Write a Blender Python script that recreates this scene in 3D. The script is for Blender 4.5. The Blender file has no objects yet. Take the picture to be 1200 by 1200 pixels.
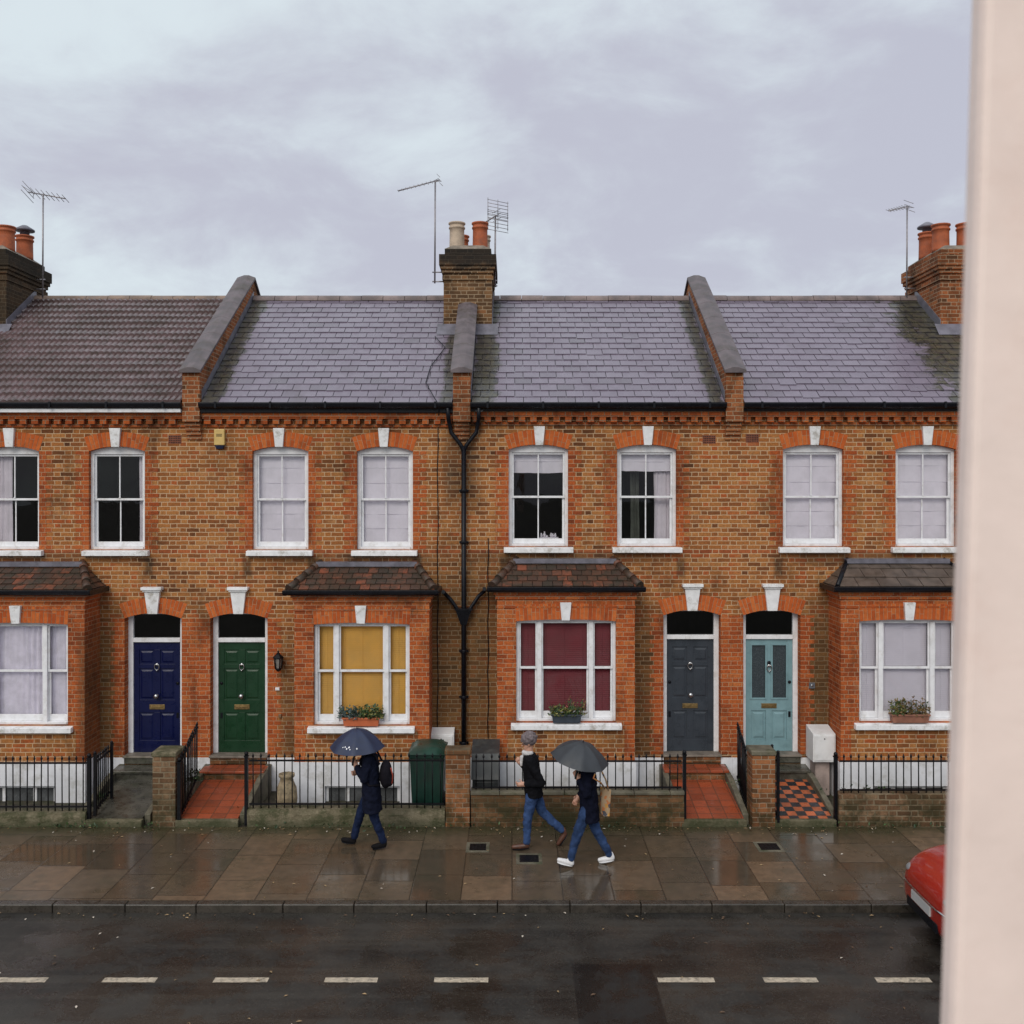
import bpy, math, random
from mathutils import Vector, Matrix
random.seed(11)
sc = bpy.context.scene
C = sc.collection
R = math.radians

# ------------------------------------------------------------------ camera, sky, sun, exposure
CAMZ = 5.3
cam = bpy.data.cameras.new("camera"); camo = bpy.data.objects.new("camera", cam); C.objects.link(camo)
camo.location = (0, 0, CAMZ); camo.rotation_euler = (R(90), 0, 0)
cam.sensor_width = 36; cam.lens = 34.5; cam.shift_y = -0.025
cam.clip_start = 0.02; cam.clip_end = 2000
cam.dof.use_dof = True; cam.dof.focus_distance = 16.5; cam.dof.aperture_fstop = 13.0
sc.camera = camo

SUN_EL, SUN_AZ = 38.0, 200.0        # azimuth of the bright part of the cloud, behind the camera
w = bpy.data.worlds.new("World"); sc.world = w; w.use_nodes = True
nt = w.node_tree; nt.nodes.clear()
def wn(t, **k):
    n = nt.nodes.new(t)
    for a, b in k.items(): setattr(n, a, b)
    return n
def wmath(op, a, b=None, c=None):
    n = wn('ShaderNodeMath', operation=op)
    for i, x in enumerate((a, b, c)):
        if x is None: continue
        if isinstance(x, (int, float)): n.inputs[i].default_value = x
        else: nt.links.new(x, n.inputs[i])
    return n.outputs[0]
def wmix(f, a, b):
    n = wn('ShaderNodeMix', data_type='RGBA')
    for s, x in ((n.inputs[0], f), (n.inputs[6], a), (n.inputs[7], b)):
        if isinstance(x, (int, float)): s.default_value = x
        elif isinstance(x, tuple): s.default_value = x
        else: nt.links.new(x, s)
    return n.outputs[2]
sky = wn('ShaderNodeTexSky', sky_type='NISHITA', sun_disc=False)
sky.sun_elevation = R(SUN_EL); sky.sun_rotation = R(SUN_AZ); sky.air_density = 1.0; sky.dust_density = 2.0
tc = wn('ShaderNodeTexCoord'); sep = wn('ShaderNodeSeparateXYZ'); nt.links.new(tc.outputs['Generated'], sep.inputs[0])
zc = wmath('MAXIMUM', sep.outputs[2], 0.0)
den = wmath('ADD', zc, 0.32)
cmb = wn('ShaderNodeCombineXYZ')
nt.links.new(wmath('DIVIDE', sep.outputs[0], den), cmb.inputs[0])
nt.links.new(wmath('DIVIDE', sep.outputs[1], den), cmb.inputs[1])
def wnoise(scale, detail, rough, off, dist=0.0):
    m = wn('ShaderNodeMapping'); m.inputs['Location'].default_value = off
    nt.links.new(cmb.outputs[0], m.inputs[0])
    n = wn('ShaderNodeTexNoise'); n.inputs['Scale'].default_value = scale; n.inputs['Detail'].default_value = detail
    n.inputs['Roughness'].default_value = rough; n.inputs['Distortion'].default_value = dist
    nt.links.new(m.outputs[0], n.inputs['Vector']); return n.outputs[0]
def wramp(f, a, b):
    n = wn('ShaderNodeMapRange', interpolation_type='SMOOTHSTEP'); n.inputs[1].default_value = a; n.inputs[2].default_value = b
    nt.links.new(f, n.inputs[0]); return n.outputs[0]
big = wnoise(1.05, 5, .5, (20, 1, 9), .25)
fine = wnoise(3.2, 7, .6, (3, 3, 8), .3)
cl = wmath('ADD', wmath('MULTIPLY', big, .58), wmath('MULTIPLY', fine, .42))
f1 = wramp(cl, .40, .58)
CLOUD_DARK = (5.5, 5.6, 6.55, 1); CLOUD_LIGHT = (7.4, 8.25, 8.7, 1)
ccol = wmix(f1, CLOUD_DARK, CLOUD_LIGHT)
# an overcast sky is brighter towards the zenith than at the horizon
zen = wmath('ADD', 1.0, wmath('MULTIPLY', wramp(sep.outputs[2], .42, 1.0), .6))
sc_ = wn('ShaderNodeVectorMath', operation='SCALE'); nt.links.new(ccol, sc_.inputs[0]); nt.links.new(zen, sc_.inputs['Scale'])
full = wmix(.93, sky.outputs[0], sc_.outputs[0])
bg = wn('ShaderNodeBackground'); bg.inputs[1].default_value = .1; nt.links.new(full, bg.inputs[0])
wo = wn('ShaderNodeOutputWorld'); nt.links.new(bg.outputs[0], wo.inputs[0])

sl = bpy.data.lights.new("sun", 'SUN'); sl.energy = 1.5; sl.angle = R(38); sl.color = (1, .93, .82)
so = bpy.data.objects.new("sun", sl); C.objects.link(so)
d = Vector((math.sin(R(SUN_AZ)) * math.cos(R(SUN_EL)), math.cos(R(SUN_AZ)) * math.cos(R(SUN_EL)), math.sin(R(SUN_EL))))
so.rotation_euler = d.to_track_quat('Z', 'Y').to_euler(); so.location = (0, -5, 30)
sc.view_settings.view_transform = 'Standard'; sc.view_settings.look = 'None'
sc.view_settings.exposure = 0.0; sc.view_settings.gamma = 1.0

# ------------------------------------------------------------------ node materials
class Mat:
    def __init__(s, name):
        s.m = bpy.data.materials.new(name); s.m.use_nodes = True
        s.t = s.m.node_tree; s.b = s.t.nodes['Principled BSDF']; s.out = s.t.nodes['Material Output']
        s.g = None
    def n(s, t, **k):
        x = s.t.nodes.new(t)
        for a, b in k.items(): setattr(x, a, b)
        return x
    def put(s, sock, v):
        if isinstance(v, bpy.types.NodeSocket): s.t.links.new(v, sock)
        elif isinstance(v, (tuple, list)) and len(v) == 3 and sock.type == 'RGBA': sock.default_value = (*v, 1)
        else: sock.default_value = v
    def pos(s):
        if s.g is None: s.g = s.n('ShaderNodeNewGeometry')
        return s.g.outputs['Position']
    def island(s):
        s.pos(); return s.g.outputs['Random Per Island']
    def xyz(s, v=None):
        q = s.n('ShaderNodeSeparateXYZ'); s.put(q.inputs[0], v or s.pos()); return q.outputs
    def math(s, op, a, b=None, c=None, clamp=False):
        q = s.n('ShaderNodeMath', operation=op, use_clamp=clamp)
        for i, x in enumerate((a, b, c)):
            if x is not None: s.put(q.inputs[i], x)
        return q.outputs[0]
    def comb(s, x, y, z):
        q = s.n('ShaderNodeCombineXYZ')
        for i, v in enumerate((x, y, z)): s.put(q.inputs[i], v)
        return q.outputs[0]
    def vadd(s, a, b):
        q = s.n('ShaderNodeVectorMath', operation='ADD'); s.put(q.inputs[0], a); s.put(q.inputs[1], b); return q.outputs[0]
    def vmul(s, a, b):
        q = s.n('ShaderNodeVectorMath', operation='MULTIPLY'); s.put(q.inputs[0], a); s.put(q.inputs[1], b); return q.outputs[0]
    def noise(s, scale, detail=4, rough=.55, vec=None, dist=0, color=False):
        q = s.n('ShaderNodeTexNoise'); s.put(q.inputs['Vector'], vec or s.pos())
        q.inputs['Scale'].default_value = scale; q.inputs['Detail'].default_value = detail
        q.inputs['Roughness'].default_value = rough; q.inputs['Distortion'].default_value = dist
        return q.outputs[1 if color else 0]
    def white(s, v):
        q = s.n('ShaderNodeTexWhiteNoise', noise_dimensions='3D'); s.put(q.inputs['Vector'], v); return q.outputs[0]
    def step(s, f, a, b, lo=0., hi=1.):
        q = s.n('ShaderNodeMapRange', interpolation_type='SMOOTHSTEP'); s.put(q.inputs[0], f)
        for i, v in enumerate((a, b, lo, hi)): q.inputs[i + 1].default_value = v
        return q.outputs[0]
    def mix(s, f, a, b, mode='MIX'):
        q = s.n('ShaderNodeMix', data_type='RGBA', blend_type=mode)
        s.put(q.inputs[0], f); s.put(q.inputs[6], a); s.put(q.inputs[7], b); return q.outputs[2]
    def ramp(s, f, stops, const=False):
        q = s.n('ShaderNodeValToRGB'); cr = q.color_ramp; cr.interpolation = 'CONSTANT' if const else 'LINEAR'
        while len(cr.elements) > 1: cr.elements.remove(cr.elements[0])
        cr.elements[0].position = stops[0][0]; cr.elements[0].color = (*stops[0][1], 1)
        for p, c in stops[1:]:
            e = cr.elements.new(p); e.color = (*c, 1)
        s.put(q.inputs[0], f); return q.outputs[0]
    def bump(s, h, strength=.3, dist=.01):
        q = s.n('ShaderNodeBump'); q.inputs['Strength'].default_value = strength; q.inputs['Distance'].default_value = dist
        s.put(q.inputs['Height'], h); s.put(s.b.inputs['Normal'], q.outputs[0])
    def set(s, col=None, rough=None, spec=None, metal=None):
        if col is not None: s.put(s.b.inputs['Base Color'], col)
        if rough is not None: s.put(s.b.inputs['Roughness'], rough)
        if spec is not None: s.put(s.b.inputs['Specular IOR Level'], spec)
        if metal is not None: s.put(s.b.inputs['Metallic'], metal)
        return s

def simple(name, col, rough=.5, var=.25, scale=6, bump=.15, bscale=60, metal=0, dirt=None, dirt_amt=.5, spec=.5, island=0):
    """paint / plastic / cloth: colour with soft cloudy variation, optional dirt patches, small bump"""
    m = Mat(name)
    n1 = m.noise(scale, 5, .6)
    lo = tuple(c * (1 - var) for c in col); hi = tuple(min(1, c * (1 + var * .6)) for c in col)
    c = m.mix(m.step(n1, .3, .7), lo, hi)
    if island:
        c = m.mix(1.0, c, m.ramp(m.island(), [(0, (1 - island,) * 3), (1, (1 + island,) * 3)]), 'MULTIPLY')
    if dirt:
        dn = m.noise(scale * .8, 6, .7, m.vadd(m.pos(), (5, 3, 9)))
        c = m.mix(m.step(dn, .48, .72, 0, dirt_amt), c, dirt)
    m.set(c, m.step(m.noise(scale * 2, 3), .3, .7, max(.02, rough - .08), rough + .08), spec, metal)
    if bump: m.bump(m.noise(bscale, 3), bump, .004)
    return m.m

STAINS = []
def brick(name, stops, mortar, red_rows=(), ch=.075, soot=.45, stains=(), moss=None, mort_w=.012, tint=.18):
    """Flemish-bond brickwork computed from world position (x+y along the wall, z up)"""
    m = Mat(name)
    wob = m.vmul(m.vadd(m.noise(9, 2, .5, color=True), (-.5, -.5, -.5)), (.016, .016, .016))
    p = m.xyz(m.vadd(m.pos(), wob)); P = m.xyz()
    u = m.math('ADD', p[0], p[1])
    rz = m.math('DIVIDE', p[2], ch); row = m.math('FLOOR', rz); fzr = m.math('MULTIPLY', m.math('FRACT', rz), ch)
    per = .338
    uu = m.math('ADD', m.math('DIVIDE', u, per), m.math('MULTIPLY', row, .5))
    uu = m.math('ADD', uu, m.math('MULTIPLY', m.white(m.comb(row, 3.3, 1.1)), .12))
    cell = m.math('FLOOR', uu); f = m.math('MULTIPLY', m.math('FRACT', uu), per)
    head = m.math('GREATER_THAN', f, per * .667)
    lo = m.math('SUBTRACT', f, m.math('MULTIPLY', head, per * .667))
    wd = m.math('SUBTRACT', per * .667, m.math('MULTIPLY', head, per * .334))
    du = m.math('MINIMUM', lo, m.math('SUBTRACT', wd, lo))
    dz = m.math('MINIMUM', fzr, m.math('SUBTRACT', ch, fzr))
    dd = m.math('MINIMUM', du, dz)
    mort = m.step(dd, mort_w * .3, mort_w * .75, 1, 0)
    bid = m.comb(m.math('ADD', m.math('MULTIPLY', cell, 2), head), row, 7.7)
    r1 = m.white(bid); r2 = m.white(m.vadd(bid, (31.3, 17.1, 5.5)))
    big = m.noise(.75, 4, .6, m.vadd(m.pos(), (0, 0, 40)))
    r1b = m.math('ADD', m.math('MULTIPLY', r1, .7), m.math('MULTIPLY', m.step(big, .3, .7), .3))
    c = m.ramp(r1b, stops)
    if red_rows:
        msk = None
        for rr in red_rows:
            q = m.math('COMPARE', row, float(rr), .1)
            msk = q if msk is None else m.math('MAXIMUM', msk, q)
        c = m.mix(msk, c, m.ramp(r2, [(0, (.34, .085, .03)), (1, (.52, .15, .05))]))
    fn = m.noise(32, 6, .75)
    c = m.mix(m.step(fn, .28, .7, tint + .18, 0), c, (.045, .026, .016))
    c = m.mix(mort, c, mortar)
    st = m.noise(1.5, 6, .68, m.vadd(m.vmul(m.pos(), (1, 1, .55)), (11, 0, 3)))
    c = m.mix(m.step(st, .46, .72, 0, soot), c, (.030, .019, .011))
    pale = m.noise(2.3, 5, .7, m.vadd(m.pos(), (3, 9, 77)))
    c = m.mix(m.step(pale, .56, .8, 0, .3), c, (.5, .33, .19))
    # soot and damp with a shape of its own: boxes with ragged soft edges (x, half width, z, half height, amount)
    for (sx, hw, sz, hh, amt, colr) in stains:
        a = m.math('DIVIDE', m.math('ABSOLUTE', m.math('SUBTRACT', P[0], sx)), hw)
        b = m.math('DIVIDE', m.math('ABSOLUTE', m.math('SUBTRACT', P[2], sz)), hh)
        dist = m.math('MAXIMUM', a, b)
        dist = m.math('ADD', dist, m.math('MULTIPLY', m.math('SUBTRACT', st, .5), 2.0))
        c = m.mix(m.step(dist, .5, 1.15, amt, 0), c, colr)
    if moss:
        mn = m.noise(3.5, 6, .7, m.vadd(m.pos(), (2, 2, 2)))
        mk = m.math('MULTIPLY', m.step(P[2], moss[0], moss[1], 1, 0), m.step(mn, .38, .6))
        c = m.mix(m.math('MULTIPLY', mk, moss[2]), c, (.035, .035, .016))
    m.set(c, m.step(fn, .2, .8, .7, .95), .12)
    h = m.math('ADD', m.math('MULTIPLY', m.math('SUBTRACT', 1.0, mort), .7), m.math('MULTIPLY', fn, .6))
    m.bump(h, .7, .008)
    return m.m

def glass(name, tint=(.98, .98, .985), refl=1.0, rough=.0, dark=0.0):
    m = Mat(name); m.t.nodes.remove(m.b)
    tr = m.n('ShaderNodeBsdfTransparent'); tr.inputs[0].default_value = (*tint, 1)
    gl = m.n('ShaderNodeBsdfGlossy'); gl.inputs['Roughness'].default_value = rough
    gl.inputs[0].default_value = (refl, refl, refl, 1)
    fr = m.n('ShaderNodeFresnel'); fr.inputs[0].default_value = 1.4
    bp = m.n('ShaderNodeBump'); bp.inputs['Strength'].default_value = .04; bp.inputs['Distance'].default_value = .05
    m.put(bp.inputs['Height'], m.noise(2.2, 2)); m.t.links.new(bp.outputs[0], gl.inputs['Normal'])
    mx = m.n('ShaderNodeMixShader'); m.t.links.new(fr.outputs[0], mx.inputs[0])
    m.t.links.new(tr.outputs[0], mx.inputs[1]); m.t.links.new(gl.outputs[0], mx.inputs[2])
    m.t.links.new(mx.outputs[0], m.out.inputs[0])
    return m.m

# ------------------------------------------------------------------ mesh builder
ORG = {}
class MB:
    def __init__(s): s.v = []; s.f = []; s.mi = []; s.sm = []
    def poly(s, pts, mi=0, sm=False):
        b = len(s.v); s.v += [tuple(p) for p in pts]; s.f.append(tuple(range(b, b + len(pts)))); s.mi.append(mi); s.sm.append(sm)
    def mesh(s, vs, fs, mi=0, sm=False):
        b = len(s.v); s.v += [tuple(p) for p in vs]
        for f in fs: s.f.append(tuple(i + b for i in f)); s.mi.append(mi); s.sm.append(sm)
    def box(s, x0, x1, y0, y1, z0, z1, mi=0):
        v = [(x0,y0,z0),(x1,y0,z0),(x1,y1,z0),(x0,y1,z0),(x0,y0,z1),(x1,y0,z1),(x1,y1,z1),(x0,y1,z1)]
        s.mesh(v, [(3,2,1,0),(4,5,6,7),(0,1,5,4),(1,2,6,5),(2,3,7,6),(3,0,4,7)], mi)
    def obox(s, M, hx, hy, hz, mi=0):
        v = [M @ Vector((a*hx, b*hy, c*hz)) for c in (-1,1) for (a,b) in ((-1,-1),(1,-1),(1,1),(-1,1))]
        s.mesh(v, [(3,2,1,0),(4,5,6,7),(0,1,5,4),(1,2,6,5),(2,3,7,6),(3,0,4,7)], mi)
    def prism(s, pts, y0, y1, mi=0):           # (x,z) outline counter-clockwise seen from -y
        n = len(pts); v = [(x, y0, z) for x, z in pts] + [(x, y1, z) for x, z in pts]
        f = [tuple(range(n)), tuple(range(2*n-1, n-1, -1))] + [(i, i+n, (i+1)%n+n, (i+1)%n) for i in range(n)]
        s.mesh(v, f, mi)
    def prismx(s, pts, x0, x1, mi=0):          # (y,z) outline
        n = len(pts); v = [(x0, y, z) for y, z in pts] + [(x1, y, z) for y, z in pts]
        f = [tuple(range(n-1, -1, -1)), tuple(range(n, 2*n))] + [(i, (i+1)%n, (i+1)%n+n, i+n) for i in range(n)]
        s.mesh(v, f, mi)
    def prismz(s, pts, z0, z1, mi=0):          # (x,y) outline counter-clockwise from above
        n = len(pts); v = [(x, y, z0) for x, y in pts] + [(x, y, z1) for x, y in pts]
        f = [tuple(range(n-1, -1, -1)), tuple(range(n, 2*n))] + [(i, (i+1)%n, (i+1)%n+n, i+n) for i in range(n)]
        s.mesh(v, f, mi)
    def tube(s, pts, r, seg=8, mi=0, caps=True, sm=True):
        pts = [Vector(p) for p in pts]; n = len(pts)
        rr = r if isinstance(r, (list, tuple)) else [r] * n
        vs = []; prev = None
        for i, p in enumerate(pts):
            t = (pts[min(i+1, n-1)] - pts[max(i-1, 0)]).normalized()
            if prev is None:
                a = Vector((0, 0, 1)) if abs(t.z) < .9 else Vector((1, 0, 0)); u = t.cross(a).normalized()
            else:
                u = (prev - t * prev.dot(t))
                u = u.normalized() if u.length > 1e-6 else t.orthogonal().normalized()
            prev = u; v2 = t.cross(u)
            for k in range(seg):
                a = 2*math.pi*k/seg; vs.append(p + (u*math.cos(a) + v2*math.sin(a)) * rr[i])
        fs = []
        for i in range(n-1):
            for k in range(seg):
                fs.append((i*seg+k, i*seg+(k+1)%seg, (i+1)*seg+(k+1)%seg, (i+1)*seg+k))
        s.mesh(vs, fs, mi, sm)
        if caps:
            b = len(s.v) - n*seg
            s.f.append(tuple(b + k for k in range(seg-1, -1, -1))); s.mi.append(mi); s.sm.append(False)
            s.f.append(tuple(b + (n-1)*seg + k for k in range(seg))); s.mi.append(mi); s.sm.append(False)
    def lathe(s, c, prof, seg=16, mi=0, axis='z', sm=True):
        vs = []
        for r, h in prof:
            for k in range(seg):
                a = 2*math.pi*k/seg; x, y = r*math.cos(a), r*math.sin(a)
                if axis == 'z': vs.append((c[0]+x, c[1]+y, c[2]+h))
                else: vs.append((c[0]+x, c[1]-h, c[2]+y))       # towards -y
        fs = []
        for i in range(len(prof)-1):
            for k in range(seg): fs.append((i*seg+k, i*seg+(k+1)%seg, (i+1)*seg+(k+1)%seg, (i+1)*seg+k))
        fs.append(tuple(range(seg-1, -1, -1))); fs.append(tuple((len(prof)-1)*seg+k for k in range(seg)))
        s.mesh(vs, fs, mi, sm)
    def ball(s, c, r, seg=12, rings=8, mi=0):
        rx, ry, rz = r if isinstance(r, (tuple, list)) else (r, r, r)
        vs = [(c[0], c[1], c[2]-rz)]
        for i in range(1, rings):
            t = -math.pi/2 + math.pi*i/rings
            for k in range(seg):
                a = 2*math.pi*k/seg; vs.append((c[0]+rx*math.cos(t)*math.cos(a), c[1]+ry*math.cos(t)*math.sin(a), c[2]+rz*math.sin(t)))
        vs.append((c[0], c[1], c[2]+rz)); L = len(vs)-1
        fs = [(0, 1+(k+1)%seg, 1+k) for k in range(seg)]
        for i in range(rings-2):
            for k in range(seg):
                a = 1+i*seg; fs.append((a+k, a+(k+1)%seg, a+seg+(k+1)%seg, a+seg+k))
        a = 1+(rings-2)*seg
        fs += [(a+k, a+(k+1)%seg, L) for k in range(seg)]
        s.mesh(vs, fs, mi, True)
    def cone(s, p0, p1, r0, r1, seg=12, mi=0):       # capsule between two points
        p0, p1 = Vector(p0), Vector(p1); ax = (p1-p0); L = ax.length
        t = ax.normalized(); pts = []; rr = []
        for a in (-85, -60, -30, 0):
            pts.append(p0 + t*(r0*math.sin(R(a)))); rr.append(r0*math.cos(R(a)))
        for a in (0, 30, 60, 85):
            pts.append(p1 + t*(r1*math.sin(R(a)))); rr.append(r1*math.cos(R(a)))
        s.tube(pts, rr, seg, mi)
    def rings(s, rg, seg=20, mi=0, sm=True):          # (cx,cy,cz,rx,ry[,power]) horizontal ellipses, closed
        vs = []
        for (cx, cy, cz, rx, ry) in rg:
            for k in range(seg):
                a = 2*math.pi*k/seg; vs.append((cx+rx*math.cos(a), cy+ry*math.sin(a), cz))
        fs = []
        for i in range(len(rg)-1):
            for k in range(seg): fs.append((i*seg+k, i*seg+(k+1)%seg, (i+1)*seg+(k+1)%seg, (i+1)*seg+k))
        fs.append(tuple(range(seg-1, -1, -1))); fs.append(tuple((len(rg)-1)*seg+k for k in range(seg)))
        s.mesh(vs, fs, mi, sm)
    def build(s, name, mats, parent=None, bevel=0, org=None, remesh=0, smooth=3, crease=0):
        me = bpy.data.meshes.new(name)
        o = tuple(org) if org else (ORG[parent.name] if parent else (0, 0, 0))
        me.from_pydata([(a-o[0], b-o[1], c-o[2]) for a, b, c in s.v], [], s.f)
        if not isinstance(mats, (list, tuple)): mats = [mats]
        for m in mats: me.materials.append(m)
        me.polygons.foreach_set('material_index', s.mi); me.polygons.foreach_set('use_smooth', s.sm); me.update()
        ob = bpy.data.objects.new(name, me); C.objects.link(ob)
        if parent: ob.parent = parent
        else: ob.location = o
        ORG[ob.name] = o
        if remesh:
            md = ob.modifiers.new('r', 'REMESH'); md.mode = 'VOXEL'; md.voxel_size = remesh
            if smooth:
                ms = ob.modifiers.new('s', 'SMOOTH'); ms.iterations = smooth; ms.factor = .5
            if crease:
                tx = bpy.data.textures.get('creases') or bpy.data.textures.new('creases', 'CLOUDS'); tx.noise_scale = .075; tx.noise_depth = 2
                mdp = ob.modifiers.new('d', 'DISPLACE'); mdp.texture = tx; mdp.strength = crease; mdp.mid_level = .5; mdp.texture_coords = 'GLOBAL'
            dg = bpy.context.evaluated_depsgraph_get(); dg.update()
            nm = bpy.data.meshes.new_from_object(ob.evaluated_get(dg))
            ob.modifiers.clear(); ob.data = nm; nm.name = name
            nm.polygons.foreach_set('use_smooth', [True]*len(nm.polygons))
            if not nm.materials:
                for m in mats: nm.materials.append(m)
        if bevel:
            md = ob.modifiers.new('b', 'BEVEL'); md.width = bevel; md.segments = 2; md.limit_method = 'ANGLE'; md.angle_limit = R(40)
        return ob

def tag(o, label, cat, group=None, kind=None):
    if label: o['label'] = label
    if cat: o['category'] = cat
    if group: o['group'] = group
    if kind: o['kind'] = kind
    return o
def thing(name, loc, label, cat, group=None):
    o = bpy.data.objects.new(name, None); C.objects.link(o); o.location = loc; o.empty_display_size = .1
    ORG[o.name] = tuple(loc); return tag(o, label, cat, group)
def struct(o): o['kind'] = 'structure'; return o

# pixel of the 1200 px photograph -> metres on a plane at depth D
F = 1150.0
def X(p, D): return (p - 600.0) * D / F
def Z(p, D): return CAMZ - (p - 570.0) * D / F
FD = 17.16            # facade plane
BD = 16.52            # front of the bays
RD = 15.25            # railing line / back edge of the pavement
KD = 12.43            # kerb
fx = lambda p: X(p, FD)
fz = lambda p: Z(p, FD)
bx = lambda p: X(p, BD)
bz = lambda p: Z(p, BD)
rx = lambda p: X(p, RD)
rz = lambda p: Z(p, RD)
EAVE_Z, EAVE_D, RIDGE_Z, RIDGE_D = 6.76, 17.0, 9.22, 20.5
SL = (RIDGE_Z - EAVE_Z) / (RIDGE_D - EAVE_D)
roofz = lambda D: EAVE_Z + (D - EAVE_D) * SL
PW = [-10.35, -5.55, -.87, 3.85, 8.95]        # party walls

# ------------------------------------------------------------------ materials
SOOT = (.03, .024, .017); DAMP = (.06, .045, .022); MOSS = (.035, .04, .014)
STOCK = [(0, (.07, .030, .016)), (.09, (.17, .062, .023)), (.25, (.30, .104, .033)), (.5, (.44, .162, .045)), (.70, (.52, .225, .072)), (.83, (.47, .110, .030)), (.93, (.33, .125, .040)), (1, (.60, .31, .13))]
REDS = [(0, (.24, .05, .017)), (.3, (.44, .092, .024)), (.7, (.56, .13, .032)), (1, (.62, .19, .055))]
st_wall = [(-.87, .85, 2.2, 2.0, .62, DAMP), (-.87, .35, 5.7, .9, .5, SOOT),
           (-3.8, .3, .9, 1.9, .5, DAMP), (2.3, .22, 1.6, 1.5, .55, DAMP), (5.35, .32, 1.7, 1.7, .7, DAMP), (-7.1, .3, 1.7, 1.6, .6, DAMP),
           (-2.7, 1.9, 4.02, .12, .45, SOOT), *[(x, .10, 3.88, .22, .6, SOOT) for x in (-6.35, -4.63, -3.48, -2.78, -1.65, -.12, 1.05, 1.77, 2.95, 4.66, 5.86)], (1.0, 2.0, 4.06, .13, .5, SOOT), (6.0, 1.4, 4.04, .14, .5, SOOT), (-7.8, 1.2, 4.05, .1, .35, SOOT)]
M = {}
M['stock'] = brick('stock_brick', STOCK, (.56, .385, .235), red_rows=(55,), soot=.5, stains=st_wall, tint=.34)
M['red'] = brick('red_brick', REDS, (.45, .27, .16), soot=.65, tint=.42, mort_w=.009,
                 stains=[(-7.15, .2, 1.7, 1.4, .5, DAMP)])
M['garden_brick'] = brick('garden_brick', [(0, (.10, .05, .025)), (.5, (.30, .115, .045)), (1, (.42, .17, .07))], (.3, .22, .15), soot=.55, moss=(.25, 1.0, .8))
M['mossy_brick'] = brick('mossy_brick', [(0, (.06, .035, .02)), (.5, (.15, .075, .035)), (1, (.25, .12, .055))], (.14, .11, .07), soot=.7, moss=(.1, .7, .9))
M['chimney_brick'] = brick('chimney_brick', [(0, (.045, .028, .018)), (.4, (.14, .075, .036)), (.8, (.25, .13, .058)), (1, (.36, .13, .05))], (.36, .26, .165), soot=.65,
                           stains=[(-.87, 1.2, 9.92, .42, .9, (.018, .018, .017)), (-10.4, 1.2, 9.92, .42, .85, (.018, .018, .017)), (-10.4, 2, 9, 1.4, .75, SOOT)])
M['pier_brick'] = brick('pier_brick', [(0, (.10, .045, .022)), (.3, (.28, .085, .03)), (.7, (.42, .13, .045)), (1, (.50, .20, .08))], (.36, .25, .16), soot=.75, tint=.35)
M['cornice_brick'] = brick('cornice_brick', REDS, (.3, .2, .13), soot=.75, tint=.3)
def voussoir(name, a, b, c):
    m = Mat(name); i = m.island(); n = m.noise(14, 5, .65)
    col = m.ramp(i, [(0, a), (.5, b), (1, c)]); col = m.mix(m.step(n, .3, .75, .3, 0), col, (.06, .03, .02))
    col = m.mix(m.step(m.noise(2.2, 6, .7), .52, .78, 0, .55), col, SOOT)
    m.set(col, .85, .12); m.bump(n, .4, .006); return m.m
M['rubbed'] = voussoir('rubbed_red_brick', (.42, .08, .020), (.58, .128, .030), (.64, .18, .048))
M['mortar'] = simple('lime_mortar', (.42, .27, .16), .9)
M['white'] = simple('white_gloss_paint', (.80, .80, .82), .38, .08, 7, .1, 30, dirt=(.45, .41, .36), dirt_amt=.5)
M['sill'] = simple('painted_stone_sill', (.82, .82, .83), .5, .1, 7, .25, 50, dirt=(.28, .24, .18), dirt_amt=.7)
M['render'] = simple('white_render', (.74, .74, .77), .7, .1, 3, .25, 40, dirt=(.32, .30, .25), dirt_amt=.6)
M['black'] = simple('black_gloss_paint', (.006, .0065, .010), .34, .3, 10, .1, spec=.22)
M['iron'] = simple('black_painted_iron', (.006, .006, .008), .42, .4, 20, .3, 80, spec=.2)
M['lead'] = simple('grey_lead', (.15, .142, .172), .42, .3, 5, .2, 30, dirt=(.08, .08, .08))
M['coping'] = simple('weathered_coping', (.115, .092, .098), .6, .4, 4, .5, 40, dirt=(.055, .045, .03), dirt_amt=.7)
M['stone'] = simple('grey_stone', (.20, .17, .14), .55, .35, 5, .5, 40, dirt=(.06, .06, .03), dirt_amt=.7)
M['glass'] = glass('window_glass')
M['dark_glass'] = glass('fanlight_glass', (.35, .36, .37))
M['room'] = simple('dim_room_plaster', (.10, .09, .08), .9)

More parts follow.
